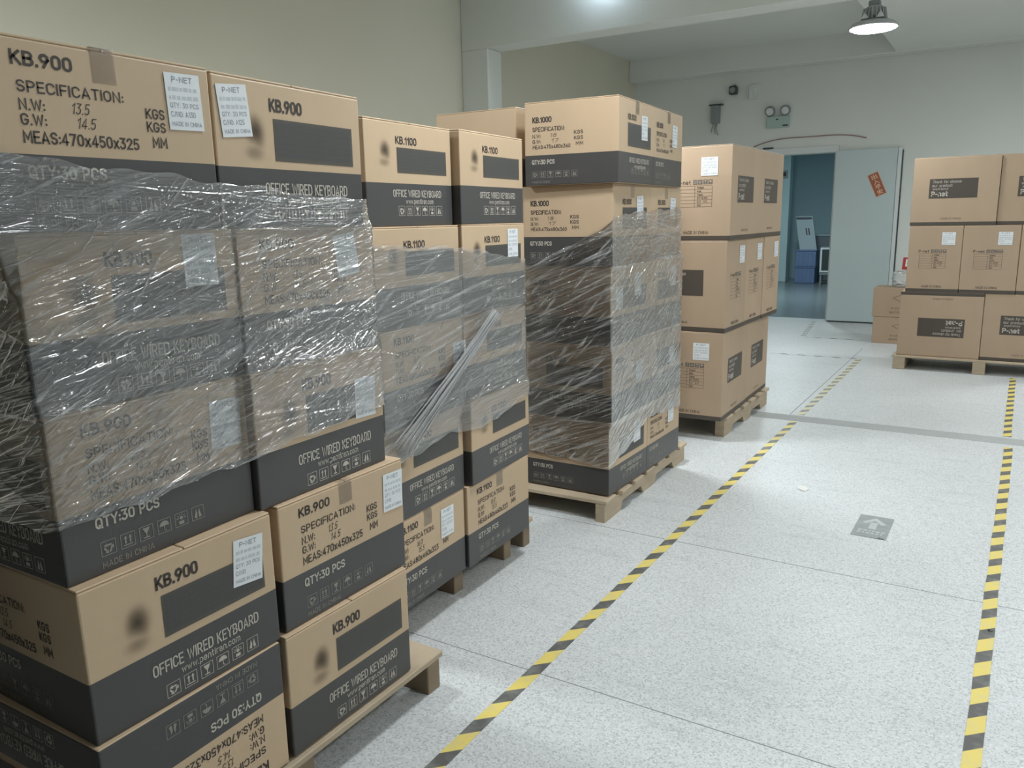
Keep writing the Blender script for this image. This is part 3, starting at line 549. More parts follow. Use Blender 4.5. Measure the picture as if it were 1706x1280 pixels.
# tilted red paper on the door leaf
def red_sign():
    p = MB(); w_, h_ = .135, .30
    p.box(-w_ / 2, w_ / 2, -.0012, 0, -h_ / 2, h_ / 2)
    t = build(p, 'paper_sign', RED, None, False, (-1.532, YB - .0765, 1.777), (0, -math.radians(24), 0))
    tag(t, 'small tilted red and gold paper sign on the pale door leaf', 'sign')
    b = MB(); bw = .006
    for x0, x1, z0, z1 in ((-w_ / 2, w_ / 2, h_ / 2 - bw, h_ / 2), (-w_ / 2, w_ / 2, -h_ / 2, -h_ / 2 + bw), (-w_ / 2, -w_ / 2 + bw, -h_ / 2, h_ / 2), (w_ / 2 - bw, w_ / 2, -h_ / 2, h_ / 2)): b.box(x0, x1, -.0018, -.0012, z0, z1)
    build(b, 'gold_border', GOLD, t)
    q = Print(w_, h_)
    for i, ch in enumerate('出入平安'): q.sign(ch, .27, .77, .07 + i * .225, .265 + i * .225, 0, .02)
    q.v = [(x - w_ / 2, -.0016, z - h_ / 2) for x, y, z in q.v]
    build(q, 'lettering', GOLD, t)
red_sign()

# ------------------------------------------------------------------ things on the back wall
t = thing('wall_speaker', 'small dark box speaker high on the back wall', 'speaker', (-3.415, YB, 3.085))
build(MB().bbox(-.052, .052, -.10, -.012, -.055, .055, .012), 'housing', DARKP, t)
build(MB().lathe([(.001, 0), (.036, 0), (.040, .006), (.034, .010), (.030, .006), (.001, .004)], 20), 'cone', GREYM, t, True, (0, -.0995, 0), (PI / 2, 0, 0))
build(MB().bbox(-.02, .02, -.014, 0, -.03, .08, .003), 'bracket', GREYM, t)
t = thing('junction_box', 'pale vertical junction box beside the dark wall speaker', 'box', (-3.155, YB, 3.04))
build(MB().bbox(-.055, .055, -.05, 0, -.09, .09, .004), 'housing', PLASTER, t); build(MB().bbox(-.05, -.003, -.056, -.0495, -.085, .06, .003), 'cover', WHITEP, t); build(MB().bbox(.003, .05, -.056, -.0495, -.085, .06, .003), 'cover', WHITEP, t)
t = thing('control_box', 'grey upright metal control box with trailing wires on back wall', 'box', (-3.655, YB, 2.80))
build(MB().bbox(-.055, .055, -.09, 0, -.125, .11, .004), 'housing', GREYM, t); build(MB().bbox(-.085, .10, -.10, 0, .11, .125, .003), 'top_plate', DARKP, t)
for i, x in enumerate((-.035, .0, .02)): build(MB().tube([(x, -.02, -.124), (x - .02, -.018, -.18), (x - .03 + .02 * i, -.015, -.24 - .02 * i)], .005, 6), 'wire', GREYM, t)
t = thing('emergency_light', 'twin-head emergency light unit above the doorway', 'lamp', (-2.80, YB, 2.66))
build(MB().bbox(-.155, .135, -.06, 0, -.10, .045, .006), 'housing', mat('emergency_light_body', (.40, .52, .49), .5), t)
for x in (-.115, .085):
    h_ = build(MB().lathe([(.001, 0), (.058, 0), (.066, .02), (.060, .055), (.035, .075), (.001, .078)], 24), 'lamp_head', GREYM, t, True, (x, -.075, .108), (-PI / 2 + .25, 0, 0))
    build(MB().lathe([(.001, -.003), (.040, -.003), (.050, .001)], 20), 'reflector', WHITEP, h_, True)
    build(MB().tube([(x, -.03, .03), (x, -.045, .08)], .012, 8), 'swivel', GREYM, t)
build(MB().box(-.03, .0, -.0615, -.0585, -.005, .012), 'indicator_window', DARKP, t); build(MB().box(.06, .125, -.0615, -.0585, -.088, -.068), 'test_slot', DARKP, t)
cab = MB(); pts = []
for i in range(25):
    s_ = i / 24; x = -3.12 + 1.42 * s_; z = 2.33 + .10 * math.sin(s_ * PI * .95) ** .8 + .012 * math.sin(9 * s_)
    pts.append((x, YB - .012, z))
tag(build(cab.tube(pts, .007, 6), 'cable', CABLE, None, True), 'thin dull red cable looping along the wall over the doorway', 'cable')
tag(build(MB().bbox(-3.66, -3.60, YB - .012, YB - .0005, 2.395, 2.43, .002).bbox(-2.97, -2.86, YB - .035, YB - .021, 2.285, 2.30, .002), 'wall_clip', DARKP), 'flat dark clip fixed above the doorway beside the cable', 'clip')
bpy.data.objects['wall_clip'].data = MB().bbox(-2.99, -2.86, YB - .035, YB - .0005, 2.293, 2.31, .002).mesh('wall_clip', [DARKP])

# ------------------------------------------------------------------ lamps
def lamp(i, x, y, z):
    zt = ZR if x > -1.4 else ZC
    lab = ['white high-bay lamp hanging lit near the back wall', 'high-bay lamp over the third stack, just above the view', 'high-bay lamp over the walkway beside the second stack', 'added high-bay fill lamp over the far right of the hall', 'added high-bay fill lamp over the near right of the hall', 'added high-bay fill lamp near the back wall, right of the door', 'added high-bay fill lamp near the left wall over the nearest stack'][i]
    t = thing('high_bay_lamp', lab, 'lamp', (x, y, z), (0, 0, 0), 'high-bay lamps under the ceiling')
    R = .195
    build(MB().lathe([(.001, -.03), (.09, -.025), (R - .03, -.011), (R - .012, .001), (R - .010, .002)], 48), 'lens', LENS, t)
    build(MB().lathe([(R - .010, -.002), (R, -.004), (R + .002, .006), (R - .03, .040), (.085, .062), (.001, .064)], 48), 'reflector', STEEL, t, True)
    build(MB().lathe([(.001, .064), (.066, .064), (.066, .165), (.05, .175), (.001, .176)], 32), 'heat_sink', STEEL, t, True)
    f = MB()
    for k in range(20):
        a = 2 * PI * k / 20; c_, s_ = math.cos(a), math.sin(a); tk = .0025
        pr = [(.064, .06), (.105, .064), (.092, .15), (.064, .165)]
        vs = [(r * c_ - tk * s_, r * s_ + tk * c_, h_) for r, h_ in pr] + [(r * c_ + tk * s_, r * s_ - tk * c_, h_) for r, h_ in pr]
        f.add(vs, [(0, 1, 2, 3), (7, 6, 5, 4), (0, 4, 5, 1), (1, 5, 6, 2), (2, 6, 7, 3)])
    o = build(f, 'cooling_fins', STEEL, t); o['kind'] = 'stuff'
    for s_ in (-1, 1): build(MB().add([(s_ * .06 - .03, -.095, .066), (s_ * .06 + .03, -.095, .066), (s_ * .06, -.07, .125), (s_ * .06 - .03, -.085, .066), (s_ * .06 + .03, -.085, .066), (s_ * .06, -.065, .125)], [(0, 1, 2), (5, 4, 3), (0, 3, 4, 1), (1, 4, 5, 2), (2, 5, 3, 0)]), 'bracket_plate', mat('white_bracket', (.85, .86, .85), .3), t)
    build(MB().bbox(-.045, .045, -.04, .04, .172, .215, .006), 'driver_box', GREYM, t)
    ring = [(0, .022 * math.cos(q), .236 + .024 * math.sin(q)) for q in np.linspace(0, 2 * PI, 17)]
    build(MB().tube(ring, .005, 6), 'hook', GREYM, t, True)
    build(MB().tube([(0, 0, .25), (0, 0, zt - z)], .012, 10), 'hanger_rod', GREYM, t, True)
for i, L_ in enumerate(LAMPS): lamp(i, *L_)
LENS_B = emission('added_glow_lens', (0.66, 0.82, 1.0), 30.0)
t = thing('added_glow_lamp', 'added round glow lamp on the beam, just above the view', 'lamp', (-3.28, 7.0, 3.525))  # unseen lamp added to throw a glow on the beam face
build(MB().lathe([(.001, 0), (.068, 0), (.07, .01), (.066, .035), (.06, .04)], 32), 'housing', WHITEP, t, True, None, (PI / 2, 0, 0))
build(MB().lathe([(.062, .036), (.060, .08), (.04, .12), (.001, .13)], 32), 'diffuser', LENS_B, t, True, None, (PI / 2, 0, 0))
t = thing('ceiling_lamp', 'added flat dim fill lamp in the room behind the doorway', 'lamp', (-3.4, 14.5, 3.0))  # unseen lamp added to brighten the inner room
build(MB().bbox(-.3, .3, -.3, .3, -.06, -.002, .006), 'housing', WHITEP, t); build(MB().box(-.27, .27, -.27, .27, -.066, -.0605), 'diffuser', LENS_IN, t)

# ------------------------------------------------------------------ pallets
def board(name, t, x0, x1, y0, y1, z0, z1, M=WOOD, bev=.003):
    o = build(MB().bbox(-(x1 - x0) / 2, (x1 - x0) / 2, -(y1 - y0) / 2, (y1 - y0) / 2, 0, z1 - z0, bev), name, M, t, False, ((x0 + x1) / 2, (y0 + y1) / 2, z0))
    return o
def pallet_y_boards(label, x0, x1, y0, y1, H, strings, nb=7, rot=0, sx=None, grp='wooden pallets under the cartons'):
    """deck boards run along y, stringers along x at the given y ranges"""
    t = thing('pallet', label, 'pallet', (x0, y0, 0), (0, 0, rot), grp); W = x1 - x0; D = y1 - y0
    bw = W / (nb + (nb - 1) * .35); 
    for k in range(nb):
        a = k * bw * 1.35; board('deck_board', t, a, a + bw, random.uniform(-.008, .008), D + random.uniform(-.008, .008), H - .02, H)
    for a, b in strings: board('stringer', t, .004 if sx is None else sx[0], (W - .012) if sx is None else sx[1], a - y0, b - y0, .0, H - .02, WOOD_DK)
    return t
def pallet_x_boards(label, x0, x1, y0, y1, H, xs, nb=7, rot=0, grp='wooden pallets under the cartons', notch=True, gap=.45):
    """deck boards run along x, notched stringers along y"""
    t = thing('pallet', label, 'pallet', (x0, y0, 0), (0, 0, rot), grp); W = x1 - x0; D = y1 - y0
    bw = D / (nb + (nb - 1) * gap)
    for k in range(nb):
        a = k * bw * (1 + gap); board('deck_board', t, -random.uniform(0, .01), W + random.uniform(-.004, .012), a, a + bw, H - .02, H)
    for a, b in xs:
        if notch:
            q = MB(); zt = H - .02; y_ = [0, .16 * D, .19 * D, .40 * D, .43 * D, .57 * D, .60 * D, .81 * D, .84 * D, D]
            zz = [0, 0, .045, .045, 0, 0, .045, .045, 0, 0]
            vs = []; 
            for x in (a, b):
                vs += [(x, yy, z_) for yy, z_ in zip(y_, zz)] + [(x, yy, zt) for yy in y_]
            N = len(y_); fs = []
            for i in range(N - 1):
                fs += [(i, N + i, N + i + 1, i + 1), (2 * N + i, 2 * N + i + 1, 3 * N + i + 1, 3 * N + i), (i, i + 1, 2 * N + i + 1, 2 * N + i), (N + i, 3 * N + i, 3 * N + i + 1, N + i + 1)]
            fs += [(0, 2 * N, 3 * N, N), (N - 1, 2 * N - 1, 4 * N - 1, 3 * N - 1)]
            q.add(vs, fs); build(q, 'stringer', WOOD, t)
        else: board('stringer', t, a, b, 0, D, 0, H - .02, WOOD)
    return t
HA, HB, HC, HD, HE = .1285, .1309, .1154, .1363, .130
pallet_y_boards('wooden pallet under the nearest stack, stringer jutting past the cartons', -2.50, -1.395, .66, 1.815, HA - .004, [(.68, .75), (1.2, 1.27), (1.745, 1.805)], 6)
pallet_y_boards('wooden pallet under the second stack with three feet showing', -2.75, -1.72, 1.90, 2.93, HB - .006, [(1.92, 1.98), (2.335, 2.395), (2.70, 2.755), (2.86, 2.915)], 6, .0)
pallet_x_boards('wooden pallet under the third stack with notched side stringer', -2.56, -1.528, 3.275, 4.44, HC - .005, [(0, .05), (.49, .54), (.972, 1.02)], 7, .02)
pallet_x_boards('wooden pallet under the fourth stack of plain brown cartons', -2.62, -1.49, 5.06, 6.13, HD - .003, [(0, .06), (.53, .59), (1.055, 1.115)], 6, -.003)
pallet_x_boards('wooden pallet under the brown cartons right of the walkway', -.852, .62, 8.10, 9.10, HE, [(0, .10), (.645, .745), (1.32, 1.42)], 8, 0, notch=False, gap=.18)

# ------------------------------------------------------------------ cartons
ROWN = ['top', 'second', 'third', 'fourth', 'bottom']
STA = (-1.4159, .7227, .0209, .1285); STB = (-1.6324, 1.8582, .0399, .1309)
AB = {'A': {(0, 0): (-.0303, -.0107, .0091, .0071, .0066), (1, 0): (-.0258, -.0167, .0174, .0017, -.0091), (0, 1): (.0097, -.0315, -.0173, -.0005, .0006), (1, 1): (.0085, -.018, .0368, -.0001, -.0129),
            (0, 2): (.0124, -.0199, .0092, -.0058, .0120), (1, 2): (.002, -.0041, .0309, -.0063, -.022), (0, 3): (.0124, .0016, -.0324, -.0017, .0125), (1, 3): (.0363, .0025, -.0248, -.004, -.018),
            (0, 4): (.0038, .0206, .0073, -.002, -.004), (1, 4): (.0178, .0144, -.0358, -.0003, -.0063)},
      'B': {(0, 0): (-.0011, -.018, .015, .0038, .001), (1, 0): (.0087, .0052, .0243, .0008, -.002), (0, 1): (-.0086, -.0038, -.0132, -.0012, -.0025), (1, 1): (.009, .0034, .0146, .0007, -.0067),
            (0, 2): (.0023, .0036, .0124, -.0035, .0042), (1, 2): (.0131, -.0049, .0039, .0003, -.0041), (0, 3): (-.0003, -.0081, .0068, -.0001, -.0001), (1, 3): (.0201, .013, .029, -.0002, -.0027),
            (0, 4): (-.006, -.0091, .0077, -.0034, -.0032), (1, 4): (.0001, -.0029, -.0206, -.0026, .0108)}}
KIND = {'A': {(0, 0): 'spec', (1, 0): 'kbd', (0, 1): 'kbd', (1, 1): 'spec', (0, 2): 'spec', (1, 2): 'kbd', (0, 3): 'kbd', (1, 3): 'spec', (0, 4): 'spec', (1, 4): 'kbd'},
        'B': {(0, 0): 'kbd', (1, 0): 'kbd', (0, 1): 'kbd', (1, 1): 'kbd', (0, 2): 'spec', (1, 2): 'kbd', (0, 3): 'kbd', (1, 3): 'kbd', (0, 4): 'spec', (1, 4): 'spec'}}
LBS = {'A': {(0, 0): [('+x', .775, .40, -.03, 'A130')], (1, 0): [('+x', .045, .41, -.10, 'A125')], (0, 1): [('+x', .715, .36, -.01, 'A128')], (1, 1): [('+x', .70, .40, -.16, '')],
             (0, 2): [('+x', .77, .46, .04, '')], (1, 2): [('+x', .745, .55, .03, '')], (0, 3): [('+x', .74, .43, .10, '')], (1, 3): [('+x', .81, .42, .03, '')]},
       'B': {(1, 1): [('+x', .70, .40, 0, '')], (0, 2): [('+x', .86, .60, 0, '')], (0, 4): [('+x', .66, .44, .02, '')]}}
SN = {'A': 'the nearest stack', 'B': 'the second stack'}
BOX = {}
REST, WID = {'A': {}, 'B': {}}, {'A': {}, 'B': {}}
for S, st, h, a in (('A', STA, .325, .465), ('B', STB, .3228, .4716)):
    for c_ in (0, 1):
        z = st[3]; tl_ = 0.0
        for r_ in (4, 3, 2, 1, 0):
            o_ = AB[S][(c_, r_)]; ti = max(-.006, min(.006, o_[4] * .5)); yn = o_[2] * (.5 if S == 'A' else .8)
            AB[S][(c_, r_)] = (o_[0], o_[1] - a / 2 * (o_[2] - yn), yn, o_[3], ti)
            z += abs(ti - tl_) * a / 2 * .8; REST[S][(c_, r_)] = z; z += h - .0016; tl_ = ti
            WID[S][(c_, r_)] = a if c_ else min(a, AB[S][(1, r_)][0] + a - AB[S][(0, r_)][0] - .002)
for S, st, h, a0 in (('A', STA, .325, .465), ('B', STB, .3228, .4716)):
    for k, o in AB[S].items():
        x0, y0, yw, z0 = st; u0 = k[0] * a0 + o[0]; c, s = math.cos(yw), math.sin(yw)
        z = REST[S][k]; th = yw + o[2]; b = .455; a = WID[S][k]
        px, py = x0 - s * u0 + c * o[1], y0 + c * u0 + s * o[1]
        ux, uy = -math.sin(th), math.cos(th); nx, ny = math.cos(th), math.sin(th)
        cx_, cy_ = px + ux * a / 2 - nx * b / 2, py + uy * a / 2 - ny * b / 2
        kd = KIND[S][k]; other = 'kbd' if kd == 'spec' else 'spec'; st_ = '900' if S == 'A' else '1100'
        fl = (S, k) == ('A', (0, 4))
        lab = '%s keyboard carton with %s, %s row, %s column of %s' % ('upside-down' if fl else 'kraft and black', 'specification print' if kd == 'spec' else 'keyboard picture', ROWN[k[1]], 'near' if k[0] == 0 else 'far', SN[S])
        faces = [('+x', st_ + '_' + kd)]
        if k[0] == 0: faces.append(('+y' if fl else '-y', st_ + '_' + other))
        carton((cx_, cy_, z + (h if fl else 0)), (PI + o[4] if fl else o[4], 0, th), a - .002, b, h - .001, st_, faces, lab, 'keyboard cartons of ' + SN[S], LBS[S].get(k, []), flip=fl, taped=(kd == 'spec'))
# third stack: corner cartons, the cartons behind them, and the column away from the walkway
CX, CY, CYW, hC, aC, bC = -1.5241, 3.3326, .0161, .3667, .4679, .4572
CO = [(.037, -.029, .039), (0, -.003, .010), (-.008, 0, -.011), (-.007, .014, -.007), (-.022, .019, -.025)]
CK = [('spec', 'kbd', 'spec'), ('spec', 'kbd', 'kbd'), ('spec', 'kbd', 'kbd'), ('kbd', 'spec', 'kbd'), ('spec', 'kbd', 'spec')]
for i, (dx, dy, dw) in enumerate(CO):
    th = CYW + dw; z = HC + (4 - i) * hC; u = Vector((-math.sin(th), math.cos(th))); nn = Vector((math.cos(th), math.sin(th)))
    for j in range(2):
        p = Vector((CX + dx, CY + dy)) + u * (aC * (j + .5) + .002 * j) - nn * (bC / 2)
        kf, k1, k2 = CK[i]; kk = k1 if j == 0 else k2
        lbs = [('+x', .62, (.46, .44, .40, .60, .46)[i], (.02, .05, .0, .0, .03)[i] * (1 if j else -1), '')]
        if i == 2 and j == 0: lbs = [('+x', .10, .55, .03, ''), ('+x', .58, .42, -.02, '')]
        fc = [('+x', '1000_' + kk)] + ([('-y', '1000_' + kf)] if j == 0 else [])
        lab = '%s keyboard carton, %s row at the %s of the third stack' % ('kraft and black' if j else 'two-sided view of', ROWN[i], 'near corner' if j == 0 else 'far end')
        if j == 0: lab = 'kraft and black keyboard carton, %s row at the near corner of the third stack' % ROWN[i]
        carton((p.x, p.y, z), (0, 0, th), aC - .003, bC - (.0 if j == 0 else .004), hC - .001, '1000', fc, lab, 'keyboard cartons of the third stack', lbs, taped=True)
    b2 = .465; x_r = -2.036 if i == 0 else -1.99 - .008 * i
    lab = 'plain kraft carton on top of the third stack, away from the walkway' if i == 0 else 'kraft carton in the %s row of the third stack, on the wall side' % ROWN[i]
    carton((x_r - b2 / 2, 3.355 + aC / 2, z), (0, 0, .005), aC, b2, hC - .001, 'plain', [], lab, 'keyboard cartons of the third stack', taped=False)
# fourth stack
DXc, DYc, hD = -1.4814, 4.9203, .5718
DO = [(.009, .004, -.012), (-.002, -.003, -.019), (-.007, -.001, .021)]
for i, (dx, dy, dw) in enumerate(DO):
    z = HD + (2 - i) * hD; u = Vector((-math.sin(dw), math.cos(dw))); nn = Vector((math.cos(dw), math.sin(dw)))
    nb, a, b = (3, .4055, .612) if i == 1 else (2, .609, .43)
    for j in range(nb):
        p = Vector((DXc + dx, DYc + dy)) + u * (a * (j + .5)) - nn * (b / 2 + .004 * (j == 1))
        kk, kf = ('spec', 'panel') if i == 1 else ('panel', 'spec')
        lbs = [('+x', .62, .26, 0, '')] if i == 1 else []
        if j == 0 and i != 1: lbs = [('-y', .55, .315, 0, '')]
        lab = 'plain brown carton, %s row of the fourth stack, %s' % (['top', 'middle', 'bottom'][i], (['nearest of three', 'middle one of three', 'farthest of three'] if nb == 3 else ['nearer of two', 'farther of two'])[j])
        carton((p.x, p.y, z), (0, 0, dw), a - .004, b, hD - .001, 'pnet', [('+x', 'pnet_' + kk)] + ([('-y', 'pnet_' + kf)] if j == 0 else []), lab, 'brown cartons of the fourth stack', lbs, taped=False)
# stack right of the walkway
hE = .588
def ecart(x0, x1, y, row, kind, lab, flip=False, lbl=False):
    b = x1 - x0; a = .43 if b > .5 else .61; z = HE + row * hE
    carton(((x0 + x1) / 2, y + a / 2, z + (hE if flip else 0)), (0, PI if flip else 0, 0), a, b, hE - .001, 'pnet', [('-y', 'pnet_' + kind)], lab, 'brown cartons right of the walkway', [('-y', .62, .285, 0, '')] if lbl else [], taped=False)
ecart(-.803, -.137, 8.12, 2, 'panel', 'large brown carton with dark panel, top left of the stack right of the walkway')
ecart(-.134, .53, 8.135, 2, 'panel', 'large brown carton cut by the frame, top right of the stack beside the walkway')
ecart(-.797, -.374, 8.12, 1, 'spec', 'brown carton with white label, first in the middle row right of the walkway', lbl=True)
ecart(-.371, .055, 8.12, 1, 'spec', 'brown carton with white label, second in the middle row right of the walkway', lbl=True)
ecart(.058, .485, 8.125, 1, 'spec', 'brown carton at the frame edge, third in the middle row right of the walkway')
ecart(-.830, -.165, 8.12, 0, 'panel', 'upside-down brown carton at the bottom left of the stack right of the walkway', flip=True)
ecart(-.162, .505, 8.125, 0, 'panel', 'brown carton upright at the bottom right of the stack beside the walkway')
# two small cartons behind it, a clear bag and a red box
carton((-1.03, 9.664 + .19, 0), (0, 0, .008), .38, .44, .297, 'batch', [('-y', 'batch_f')], 'small brown carton on the floor by the door, under its twin', 'small cartons by the door', taped=False)
carton((-1.04, 9.664 + .185, .297), (0, 0, -.006), .38, .445, .318, 'batch', [('-y', 'batch_f')], 'small brown carton stacked on its twin, carrying a clear bag', 'small cartons by the door', taped=False)
bm = bmesh.new(); bmesh.ops.create_icosphere(bm, subdivisions=4, radius=1)
for v in bm.verts:
    p = v.co.copy(); s_ = 1 + .07 * math.sin(7 * p.x + 3 * p.y) + .06 * math.sin(11 * p.z + 5 * p.x) + .05 * math.sin(13 * p.y)
    q = [math.copysign(abs(c) ** .6, c) for c in p]
    v.co = Vector((q[0] * .20 * s_, q[1] * .13 * s_, q[2] * .085 * s_))
zm = min(v.co.z for v in bm.verts)
for v in bm.verts: v.co.z = max(v.co.z - zm, .004) - .004
zt_ = max(v.co.z for v in bm.verts)
uvl = bm.loops.layers.uv.new('UVMap')
for f in bm.faces:
    f.smooth = True
    for l in f.loops: l[uvl].uv = (l.vert.co.x, l.vert.co.z)
me = bpy.data.meshes.new('plastic_bag'); bm.to_mesh(me); bm.free(); me.materials.append(BAG)
tag(link('plastic_bag', me, None, (-.905, 9.86, .6155)), 'crumpled clear plastic bag on the small cartons by the door', 'bag')
t = thing('red_box', 'small red and white box on the clear plastic bag', 'box', (-.93, 9.86, .6155 + zt_ + .004), (0, .06, 0))
build(MB().bbox(-.085, .085, -.04, .04, 0, .13, .003), 'box_walls', REDBOX, t); build(MB().box(-.055, .08, -.0412, -.0402, .035, .115), 'white_patch', PAPER, t); build(MB().box(-.04, .02, -.042, -.0413, .06, .075).box(-.03, .06, -.042, -.0413, .085, .095), 'print_marks', REDBOX, t)

# ------------------------------------------------------------------ stretch film
def creases(S, Z, spec, rg):
    D = np.zeros_like(S); s1d = S[:, 0]
    for (cnt, s0, s1, z0, z1, am, asd, l0, l1, w0, w1, h0, h1) in spec:
        for _ in range(cnt):
            cs, cz = rg.uniform(s0, s1), rg.uniform(z0, z1); a = am + rg.normal() * asd; Ln = rg.uniform(l0, l1); wd = rg.uniform(w0, w1); am_ = rg.uniform(h0, h1); cv = rg.normal() * .25
            ca, sa = math.cos(a), math.sin(a)
            i0, i1 = np.searchsorted(s1d, cs - Ln * 1.3 * abs(ca) - .02), np.searchsorted(s1d, cs + Ln * 1.3 * abs(ca) + .02)
            if i1 <= i0: continue
            ds, dz = S[i0:i1] - cs, Z[i0:i1] - cz
            t = ds * ca + dz * sa; dd = -ds * sa + dz * ca - cv * t * t
            D[i0:i1] = np.maximum(D[i0:i1], am_ * np.exp(-(np.abs(dd) / wd) ** 1.3) * np.exp(-(t / Ln) ** 4))
    return D
def make_film(name, label, st, boxes, a, b, top, bot, spec, M, sA, sB, sE, nz, seed, clear=.004):
    """film round three sides of a stack. st: x, y, yaw. boxes: (u0, u1, z0, z1, v0, dv) of the walkway face.
    top/bot: functions of s giving the film's edges; s is 0 at the near corner, negative along the near end face"""
    rg = np.random.default_rng(seed); x0, y0, yw = st[:3]
    U0 = min(q[0] for q in boxes); U1 = max(q[1] for q in boxes); Lu = U1 - U0
    s = np.concatenate([np.linspace(-b, 0, sA, endpoint=False), np.linspace(0, Lu, sB, endpoint=False), np.linspace(Lu, Lu + b, sE)])
    tt = np.linspace(0, 1, nz); zt = np.array([top(q) for q in s]); zb = np.array([bot(q) for q in s])
    Z = zb[:, None] + (zt - zb)[:, None] * tt[None]; S = np.repeat(s[:, None], nz, 1)
    def hull(lo_hi):      # smallest / largest u over rows, softened over height
        out = np.full(Z.shape, -9.)
        for (ua, ub, za, zz, v0, dv) in boxes:
            d = np.maximum(np.maximum(za - Z, Z - zz), 0); val = (-ua if lo_hi == 0 else ub)
            out = np.maximum(out, val - d * .35)
        return out
    um, ux = -hull(0), hull(1)
    fr = np.clip(S / Lu, 0, 1); Ug = um + (ux - um) * fr
    V = np.full(Z.shape, -9.)
    for (ua, ub, za, zz, v0, dv) in boxes:
        d = np.maximum(np.maximum(za - Z, Z - zz), 0); e = np.maximum(np.maximum(ua - Ug, Ug - ub), 0)
        V = np.maximum(V, v0 + dv * np.clip((Ug - ua) / (ub - ua), 0, 1) - d * .35 - e * .5)
    D = creases(S, Z, spec, rg) + clear
    side_a = S < 0; side_e = S > Lu
    ra = np.where(side_a, -S, 0); re = np.where(side_e, S - Lu, 0)
    nu = np.where(side_a, -1., np.where(side_e, 1., 0.)); nv = np.where(side_a | side_e, 0., 1.)
    # rounded corners
    k = .012
    ca = np.exp(-np.abs(S) / k); ce = np.exp(-np.abs(S - Lu) / k)
    nu = nu * (1 - .5 * ca - .5 * ce) - .5 * ca + .5 * ce; nv = np.where(nv > 0, 1 - .3 * ca - .3 * ce, .7 * ca + .7 * ce)
    u = np.where(side_a, um, np.where(side_e, ux, Ug)) + nu * D; v = V - ra - re + nv * D
    c, sn = math.cos(yw), math.sin(yw)
    X = x0 - sn * u + c * v; Y = y0 + c * u + sn * v
    co = np.stack([X, Y, Z], -1).reshape(-1, 3); ns = len(s)
    i = np.arange(ns - 1)[:, None] * nz + np.arange(nz - 1)[None]; q = np.stack([i, i + nz, i + nz + 1, i + 1], -1).reshape(-1, 4)
    me = bpy.data.meshes.new(name); me.vertices.add(len(co)); me.vertices.foreach_set('co', co.ravel())
    me.loops.add(q.size); me.loops.foreach_set('vertex_index', q.ravel().astype(np.int32))
    me.polygons.add(len(q)); me.polygons.foreach_set('loop_start', np.arange(len(q), dtype=np.int32) * 4); me.polygons.foreach_set('loop_total', np.full(len(q), 4, np.int32))
    me.polygons.foreach_set('use_smooth', np.ones(len(q), bool))
    uvl = me.uv_layers.new(name='UVMap'); uvs = np.stack([S, Z], -1).reshape(-1, 2)[q.ravel()]; uvl.data.foreach_set('uv', uvs.ravel().astype(np.float32))
    me.update(); me.validate(); me.materials.append(M)
    return tag(link(name, me), label, 'plastic film', 'stretch film round the stacks')
def ab_boxes(S, st, h, a):
    out = []
    for k, o in AB[S].items():
        u0 = k[0] * a + o[0]; z = REST[S][k]
        out.append((u0, u0 + a, z, z + h, o[1], -a * math.sin(o[2])))
    return out
def pw(*pts):
    xs = [p[0] for p in pts]; zs = [p[1] for p in pts]
    return lambda q: float(np.interp(q, xs, zs)) + .004 * math.sin(23 * q) + .003 * math.sin(51 * q + 1)
zA = lambda r, v: STA[3] + (5 - r) * .325 - v * .325       # row r (0 = top), fraction v down that row
make_film('stretch_film', 'crinkled clear stretch film round the upper rows of the nearest stack', STA, ab_boxes('A', STA, .325, .465), .465, .455,
          pw((-.455, zA(0, .58)), (0, zA(0, .60)), (.45, zA(0, .70)), (.9, zA(0, .80)), (1.4, zA(0, .8))), pw((-.455, zA(2, .75)), (0, zA(2, .66)), (.42, zA(2, .62)), (.55, zA(2, .58)), (.93, zA(2, .52)), (1.4, zA(2, .5))),
          [(150, 0, .95, zA(0, 1.0), zA(0, .62), -.02, .05, .06, .30, .0016, .004, .001, .004),
           (420, 0, .95, zA(1, 1.0), zA(1, 0), .20, .16, .03, .20, .0011, .003, .0008, .0035),
           (420, 0, .95, zA(2, .65), zA(2, 0), .32, .22, .02, .12, .0011, .003, .0010, .0035),
           (220, 0, .38, zA(2, .6), zA(1, .6), .45, .25, .02, .10, .0011, .003, .0012, .0035),
           (50, -.45, 0, zA(2, .6), zA(0, .7), .1, .2, .04, .15, .0025, .005, .0005, .0013),
           (14, 0, .95, zA(2, .5), zA(0, .7), .12, .12, .25, .5, .004, .009, .003, .007)], FILM_A, 90, 640, 60, 520, 11)
zB = lambda r, v: STB[3] + (5 - r) * .3228 - v * .3228
make_film('stretch_film', 'hazy stretch film round the middle rows of the second stack, with a twisted tail', STB, ab_boxes('B', STB, .3228, .4716), .4716, .455,
          pw((-.455, zB(1, .15)), (0, zB(1, .18)), (.5, zB(1, .25)), (.95, zB(1, .45)), (1.4, zB(1, .4))), pw((-.455, zB(3, .45)), (0, zB(3, .40)), (.40, zB(3, .28)), (.6, zB(3, .35)), (.95, zB(3, .18)), (1.4, zB(3, .2))),
          [(160, 0, .95, zB(3, .4), zB(1, .2), .12, .08, .08, .35, .0016, .004, .0006, .0025), (60, 0, .95, zB(2, 1), zB(2, 0), .35, .3, .03, .12, .0015, .004, .001, .003)], FILM_B, 30, 420, 30, 340, 12)
boxC = []
for i, (dx, dy, dw) in enumerate(CO):
    du = dy; dv = dx; z = HC + (4 - i) * hC
    boxC.append((du, du + 2 * aC, z, z + hC, dv, -2 * aC * math.sin(dw)))
zC = lambda r, v: HC + (5 - r) * hC - v * hC
